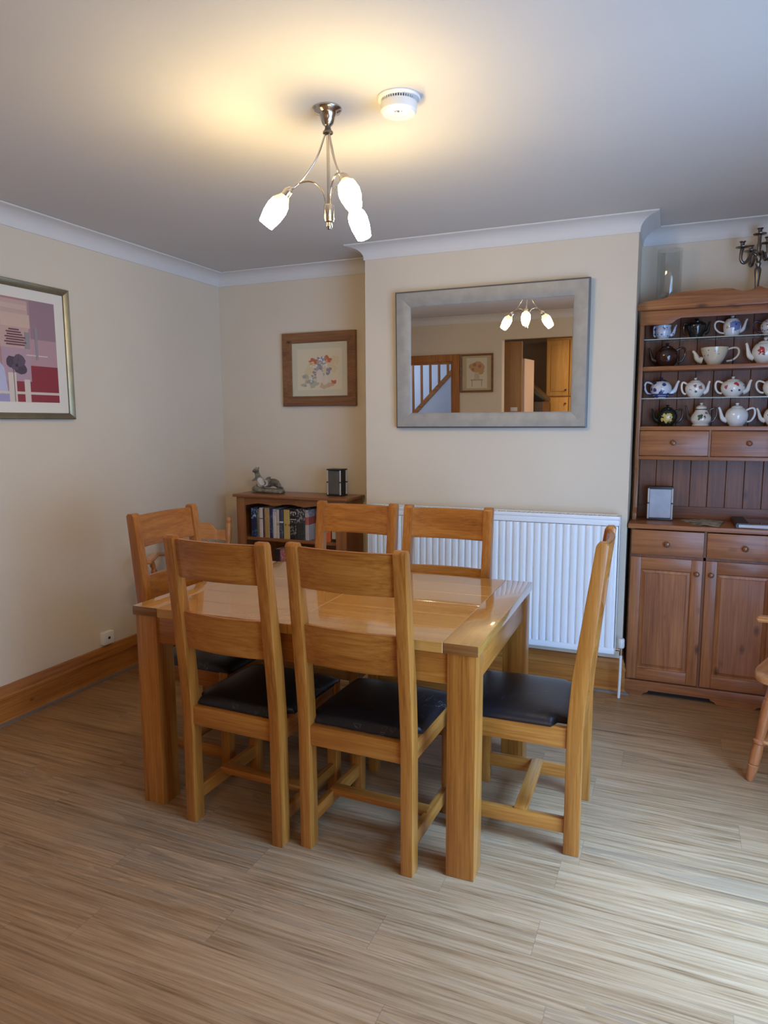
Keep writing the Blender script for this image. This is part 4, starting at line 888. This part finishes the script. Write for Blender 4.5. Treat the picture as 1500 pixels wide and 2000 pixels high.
teapot('cream bell-shaped teapot with dark leaves and dark spout on the bottom shelf', 2.996, 3.149, z4, 1.538, china('ivy_china', (0.66, 0.60, 0.52), [], [(0.083, 0.088, (0.04, 0.04, 0.03))], [((0.0, -0.040, 0.046), 0.017, 65, GRN), ((0.022, -0.026, 0.066), 0.007, 60, (0.45, 0.10, 0.06))]), 'bell', -1, handmat=china('dark_handle', (0.05, 0.04, 0.03)), spmat=china('dark_spout', (0.05, 0.035, 0.03)), bw=0.66, sph=1.1)
teapot('plain white round teapot, spout to the left, on the bottom shelf', 3.154, 3.324, z4, 1.535, china('plain_white_china', (0.74, 0.74, 0.74)), 'squat', -1, bw=0.64)
teapot('white teapot with grey-green flowers at the right of the bottom shelf', 3.328, 3.484, z4, 1.527, china('grey_flower_china', CW_, [], [], [((-0.012, -0.046, 0.05), 0.019, 75, (0.16, 0.18, 0.17)), ((0.02, -0.045, 0.05), 0.010, 75, (0.3, 0.12, 0.12))]), 'round', -1, bw=0.60)

# things on the dresser worktop
lantern('black box lantern on the dresser worktop, its panel coloured pale as if reflecting daylight', (2.894, -0.125, 0.9205), 0.06, 0.130, 0.085, 0.178, plain('daylit_panel', (0.36, 0.37, 0.42), 0.35, var=0.12))  # daylight reflected by the front mesh is put into the panel colour
bl = thing('leaflet', 'folded printed leaflet lying open on the dresser worktop', 'leaflet', (3.105, -0.20, 0.9206), 0.0)
def sheet(name, pts, mat):
    bm = NB(); A_ = [bm.verts.new(p) for p in pts]; B_ = [bm.verts.new((p[0], p[1], p[2]+0.0012)) for p in pts]; bm.faces.new(A_); bm.faces.new(B_)
    for i in range(4): bm.faces.new((A_[i], A_[(i+1) % 4], B_[(i+1) % 4], B_[i]))
    bmesh.ops.recalc_face_normals(bm, faces=bm.faces); return obj(name, bm, mat, bl)
pm, nt_, b_s = new_mat('printed_page'); tc_ = N(nt_, 'ShaderNodeTexCoord'); n_ = N(nt_, 'ShaderNodeTexNoise', i_Scale=26.0, i_Detail=3.0); L(nt_, tc_.outputs['Object'], n_.inputs['Vector'])
L(nt_, ramp(nt_, n_.outputs[0], [(0.40, (0.10, 0.12, 0.11)), (0.48, (0.34, 0.34, 0.29)), (0.60, (0.52, 0.49, 0.40))]), b_s.inputs['Base Color']); b_s.inputs['Roughness'].default_value = 0.4
sheet('page', [(-0.105, 0.075, 0.0), (-0.025, -0.115, 0.0), (0.005, -0.105, 0.006), (0.0, 0.115, 0.006)], pm)
sheet('page', [(0.005, -0.105, 0.006), (0.070, -0.122, 0.0), (0.105, 0.080, 0.003), (0.0, 0.115, 0.006)], pm)
bd = thing('ring_binder', 'closed black ring binder lying on the right of the dresser worktop', 'binder', (3.390, -0.190, 0.9205), 0.02)
bm = NB(); box(bm, -0.135, 0.135, -0.135, 0.135, 0.0, 0.003, 0.001); box(bm, -0.135, 0.135, -0.135, 0.135, 0.019, 0.022, 0.001); obj('cover', bm, plain('binder_cover', (0.10, 0.055, 0.045), 0.18, coat=0.6), bd)
bm = NB(); prism(bm, [(-0.137, 0.0), (-0.143, 0.006), (-0.143, 0.018), (-0.137, 0.0245), (-0.085, 0.0245), (-0.085, 0.0215), (-0.133, 0.0215), (-0.133, 0.0)], 'y', -0.138, 0.138); obj('spine', bm, BLACK, bd)
bm = NB(); box(bm, -0.130, 0.130, -0.134, 0.130, 0.004, 0.018); obj('pages', bm, plain('binder_pages', (0.62, 0.62, 0.66), 0.6), bd)

# candelabra on top of the dresser
ca = thing('candelabra', 'tarnished silver five-light candelabra standing on top of the dresser', 'candelabra', (3.294, -0.105, 2.0185))
bm = NB(); lathe(bm, [(0, 0), (0.050, 0), (0.052, 0.005), (0.044, 0.010), (0.024, 0.016), (0.012, 0.026), (0.010, 0.05), (0.013, 0.072), (0.014, 0.078), (0.010, 0.083)], 32); obj('base', bm, PEWTER, ca)
bm = NB(); lathe(bm, [(0.010, 0.080), (0.0095, 0.088), (0.0105, 0.11), (0.0150, 0.150), (0.0165, 0.166), (0.0145, 0.176), (0.0095, 0.184), (0.0125, 0.192), (0.0135, 0.200), (0.0090, 0.208), (0.0125, 0.214), (0.0170, 0.230), (0.0160, 0.242), (0.0085, 0.252), (0.0090, 0.268), (0.0115, 0.284), (0.0085, 0.300), (0.0090, 0.335), (0, 0.337)], 28); obj('stem', bm, PEWTER, ca)
def cup(bm, x, y, z):
    lathe(bm, [(0, z), (0.006, z), (0.010, z+0.004), (0.030, z+0.008), (0.031, z+0.011), (0.010, z+0.009), (0.0085, z+0.012), (0.010, z+0.030), (0.015, z+0.035), (0.0155, z+0.037), (0.011, z+0.037), (0.008, z+0.030), (0, z+0.016)], 24, Matrix.Translation((x, y, 0)))
bm = NB(); cup(bm, 0, 0, 0.330); obj('candle_cup', bm, PEWTER, ca)
for k in range(4):
    t = PI*(0.12+0.5*k); c_, s_ = math.cos(t), math.sin(t)
    pts = [(0.008, 0.236), (0.026, 0.250), (0.038, 0.244), (0.048, 0.222), (0.062, 0.203), (0.078, 0.203), (0.088, 0.220), (0.087, 0.245), (0.084, 0.262), (0.082, 0.270)]
    bm = NB(); tube(bm, [(r*c_, r*s_, z) for r, z in pts], [0.0075, 0.0078, 0.0076, 0.0074, 0.0074, 0.0074, 0.0076, 0.008, 0.009, 0.009], 12, sm=2); am = obj('arm', bm, PEWTER, ca)
    bm = NB(); cup(bm, 0.082*c_, 0.082*s_, 0.268); obj('candle_cup', bm, PEWTER, am)
def vase(label, x, y, r, h):
    t = thing('glass_vase', label, 'vase', (x, y, 2.0185), 0, 'clear glass cylinders on the dresser')
    bm = NB(); lathe(bm, [(0, 0), (r*0.96, 0), (r, 0.004), (r, h), (r-0.003, h), (r-0.003, 0.012), (0, 0.010)], 48); obj('body', bm, GLASS, t); return t
vase('tall clear glass cylinder vase at the left end of the dresser top', 2.887, -0.112, 0.062, 0.300)
gt = thing('glass_tumbler', 'small faceted glass candle cup glinting beside the glass cylinder on the dresser', 'glass', (2.868, -0.185, 2.0185))
bm = NB(); lathe(bm, [(0, 0), (0.018, 0), (0.022, 0.004), (0.024, 0.075), (0.021, 0.075), (0.019, 0.010), (0, 0.008)], 10); obj('body', bm, GLASS, gt, 10)

# ------------------------------------------------------------------ two turned farmhouse armchairs
LEGP = [(0, 0.012), (0.01, 0.0145), (0.10, 0.019), (0.155, 0.021), (0.165, 0.0165), (0.175, 0.0205), (0.30, 0.0225), (0.375, 0.0195), (0.385, 0.024), (0.405, 0.024), (0.42, 0.0175), (0.55, 0.0205), (0.72, 0.0225), (0.80, 0.021), (0.81, 0.0185), (0.825, 0.021), (0.84, 0.018), (1.0, 0.016)]
def farm_chair(name, label, loc, rz):
    t = thing(name, label, 'chair', loc, rz, 'turned farmhouse armchairs')
    b = NB(); n = 48; rings = []
    def outline(k):
        a_ = 2*PI*k/n; c_, s_ = math.cos(a_), math.sin(a_); e = 2.0/4.2
        return (0.235*math.copysign(abs(c_)**e, c_), 0.228*math.copysign(abs(s_)**e, s_))
    for sc, z in ((0.0, 0.412), (0.90, 0.412), (0.985, 0.420), (1.0, 0.432), (0.985, 0.446), (0.93, 0.450), (0.70, 0.440), (0.35, 0.434), (0.0, 0.434)):
        rings.append([b.verts.new((0, 0, z))] if sc == 0 else [b.verts.new((outline(k)[0]*sc, outline(k)[1]*sc, z)) for k in range(n)])
    for A_, B_ in zip(rings, rings[1:]):
        for k in range(n):
            j = (k+1) % n
            if len(A_) == 1: b.faces.new((A_[0], B_[k], B_[j]))
            elif len(B_) == 1: b.faces.new((A_[k], A_[j], B_[0]))
            else: b.faces.new((A_[k], A_[j], B_[j], B_[k]))
    bmesh.ops.recalc_face_normals(b, faces=b.faces); obj('seat', b, FARM['x'], t, 40)
    feet = {}
    for sx in (-1, 1):
        for sy in (-1, 1):
            f0 = Vector((sx*0.197, sy*0.197, 0)); f1 = Vector((sx*0.150, sy*0.145, 0.418)); feet[sx, sy] = (f0, f1)
            bm = NB(); turned(bm, f0, f1, LEGP); obj('leg', bm, FARMD['z'], t)
    for sx in (-1, 1):
        p = feet[sx, -1][0].lerp(feet[sx, -1][1], 0.40); q = feet[sx, 1][0].lerp(feet[sx, 1][1], 0.40)
        bm = NB(); turned(bm, p, q, [(0, 0.008), (0.3, 0.011), (0.48, 0.015), (0.5, 0.012), (0.52, 0.015), (0.7, 0.011), (1, 0.008)]); obj('stretcher', bm, FARM['y'], t)
    p = feet[-1, 1][0].lerp(feet[-1, 1][1], 0.30); q = feet[1, 1][0].lerp(feet[1, 1][1], 0.30)
    bm = NB(); turned(bm, p, q, [(0, 0.008), (0.3, 0.011), (0.5, 0.015), (0.7, 0.011), (1, 0.008)]); obj('stretcher', bm, FARM['x'], t)
    tops = {}
    for sx in (-1, 1):
        p0 = Vector((sx*0.165, -0.165, 0.445)); p1 = Vector((sx*0.185, -0.235, 0.868)); tops[sx] = (p0, p1)
        bm = NB(); turned(bm, p0, p1, [(0, 0.012), (0.12, 0.017), (0.25, 0.012), (0.45, 0.015), (0.60, 0.017), (0.66, 0.013), (0.69, 0.018), (0.80, 0.0185), (0.90, 0.018), (0.92, 0.013), (0.945, 0.0175), (0.975, 0.0165), (1.0, 0.009)]); obj('back_post', bm, FARM['z'], t)
    # shaped crest rail
    up_, lo_ = [], []
    for i in range(41):
        u = -1+2*i/40; x = u*0.170; k = abs(u)
        z = 0.790 if k > 0.72 else 0.790+0.045*(0.5+0.5*math.cos(PI*max(0, (k-0.36))/0.36)) if k > 0.36 else 0.835
        up_.append((x, z)); lo_.append((x, 0.728+0.008*(1-u*u)))
    b = NB(); rows = []
    for (x, zt_), (_, zl) in zip(up_, lo_):
        bow = -0.022*(1-(x/0.17)**2)
        rows.append([b.verts.new(p) for p in ((x, -0.214-0.009+bow, zl), (x, -0.214+0.009+bow, zl), (x, -0.228+0.009+bow, zt_), (x, -0.228-0.009+bow, zt_))])
    for A_, B_ in zip(rows, rows[1:]):
        for k in range(4): b.faces.new((A_[k], A_[(k+1) % 4], B_[(k+1) % 4], B_[k]))
    b.faces.new(rows[0]); b.faces.new(rows[-1]); bmesh.ops.recalc_face_normals(b, faces=b.faces)
    obj('crest_rail', b, FARM['x'], t, 30)
    for i in range(5):
        u = -0.66+0.33*i
        bm = NB(); turned(bm, (u*0.155, -0.170-0.018*(1-u*u), 0.443), (u*0.165, -0.213-0.020*(1-u*u), 0.735), [(0, 0.006), (0.35, 0.0095), (0.5, 0.007), (0.7, 0.0075), (1, 0.005)], 14); obj('spindle', bm, FARM['z'], t)
    for sx in (-1, 1):
        b = NB(); path = [(sx*0.178, -0.205, 0.660), (sx*0.205, -0.10, 0.672), (sx*0.222, 0.0, 0.690), (sx*0.226, 0.10, 0.690), (sx*0.228, 0.200, 0.682)]
        wd = [0.014, 0.020, 0.023, 0.026, 0.020]; rows = []
        for (x, y, z), w_ in zip(path, wd): rows.append([b.verts.new(p) for p in ((x-w_, y, z-0.011), (x+w_, y, z-0.011), (x+w_, y, z+0.011), (x-w_, y, z+0.011))])
        for A_, B_ in zip(rows, rows[1:]):
            for k in range(4): b.faces.new((A_[k], A_[(k+1) % 4], B_[(k+1) % 4], B_[k]))
        b.faces.new(rows[0]); b.faces.new(rows[-1]); bmesh.ops.recalc_face_normals(b, faces=b.faces)
        bmesh.ops.bevel(b, geom=[e for e in b.edges if e.calc_face_angle(0) > 0.9], offset=0.007, segments=3, affect='EDGES'); obj('arm', b, FARM['y'], t)
        bm = NB(); turned(bm, (sx*0.195, 0.075, 0.445), (sx*0.222, 0.130, 0.681), [(0, 0.010), (0.15, 0.016), (0.3, 0.010), (0.55, 0.016), (0.72, 0.018), (0.8, 0.011), (0.86, 0.016), (1, 0.011)]); obj('arm_support', bm, FARMD['z'], t)
    return t
farm_chair('armchair', 'turned pine farmhouse armchair in the corner behind the table, left of the bookcase', (0.3981, -0.869, 0), PI+0.55)
farm_chair('armchair', 'turned pine farmhouse armchair at the right edge, in front of the dresser', (3.552, -0.9858, 0), 1.2)

# ------------------------------------------------------------------ seen only in the mirror: hall stairs and kitchen
st = thing('staircase', 'pine staircase balustrade in the hall, reflected in the mirror', 'staircase', (0, -5.10, 0))
# string rises towards +x in the room
bm = NB(); prism(bm, [(-0.9, 0.62), (0.54, 2.06), (0.54, 2.13), (-0.9, 0.69)], 'y', -0.02, 0.02); obj('string', bm, SKIRT['x'], st)
for i in range(12):
    x = -0.80+i*0.118; bm = NB(); box(bm, x-0.014, x+0.014, -0.014, 0.014, x+1.57, min(H-0.01, x+2.42), 0.003); obj('baluster', bm, SKIRT['z'], st)
bm = NB(); prism(bm, [(-0.9, 0.0), (0.54, 0.0), (0.54, 2.05), (-0.9, 0.61)], 'y', -0.015, 0.015); obj('spandrel', bm, HALLP, st)
tc1 = thing('tall_cabinet', 'tall oak kitchen end panel with a white socket, reflected in the mirror', 'cabinet', (0.72, -4.60, 0))
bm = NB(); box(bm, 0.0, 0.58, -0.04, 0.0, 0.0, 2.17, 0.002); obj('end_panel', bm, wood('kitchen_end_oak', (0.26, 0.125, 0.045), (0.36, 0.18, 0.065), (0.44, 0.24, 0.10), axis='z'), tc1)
bm = NB(); box(bm, 0.455, 0.535, 0.0, 0.010, 1.385, 1.430, 0.003); obj('socket_plate', bm, WHITEP, tc1)
ff = thing('fridge_freezer', 'pale fridge freezer beside the oak end panel, reflected in the mirror', 'fridge', (0.72, -4.95, 0))
fm_ = plain('fridge_enamel', (0.66, 0.52, 0.44), 0.35)
bm = NB(); box(bm, 0, 0.57, -0.28, 0.28, 0.02, 1.98, 0.006); obj('body', bm, fm_, ff)
bm = NB(); box(bm, 0.572, 0.60, -0.28, 0.28, 0.72, 1.98, 0.006); obj('door', bm, fm_, ff)
bm = NB(); box(bm, 0.572, 0.60, -0.28, 0.28, 0.04, 0.71, 0.006); obj('door', bm, fm_, ff)
lc = thing('larder_cabinet', 'run of tall golden oak kitchen cupboards, reflected in the mirror', 'cabinet', (1.30, -6.20, 0))
bm = NB(); box(bm, 0, 1.5, -0.36, 0.0, 0.0, 2.30, 0.003); obj('body', bm, KOAK['z'], lc)
for k in range(5):
    x0 = 0.01+k*0.298
    for za, zb in ((0.10, 1.52), (1.54, 2.27)):
        bm = NB(); box(bm, x0, x0+0.288, 0.001, 0.020, za, zb, 0.005); box(bm, x0+0.055, x0+0.233, 0.018, 0.026, za+0.06, zb-0.06, 0.006); dd = obj('door', bm, KOAK['z'], lc)
        bm = NB(); ball(bm, (x0+0.258, 0.032, (za+0.08) if za > 1 else (zb-0.08)), 0.013); obj('knob', bm, PEWTER, dd)
dk = thing('kitchen_unit', 'dark reddish kitchen unit beyond the fridge, reflected in the mirror', 'cabinet', (1.0, -5.55, 0))
bm = NB(); box(bm, 0, 0.42, -0.25, 0.25, 0.0, 1.48, 0.004); obj('body', bm, plain('mahogany', (0.055, 0.016, 0.012), 0.35), dk)
bg = thing('sloped_case', 'black sloping case on the dark kitchen unit, reflected in the mirror', 'case', (1.0, -5.55, 1.481))
bm = NB(); prism(bm, [(0.02, 0.0), (0.44, 0.0), (0.44, 0.03), (0.22, 0.24), (0.02, 0.26)], 'y', -0.2, 0.2, 0.01); obj('shell', bm, BLACK, bg)
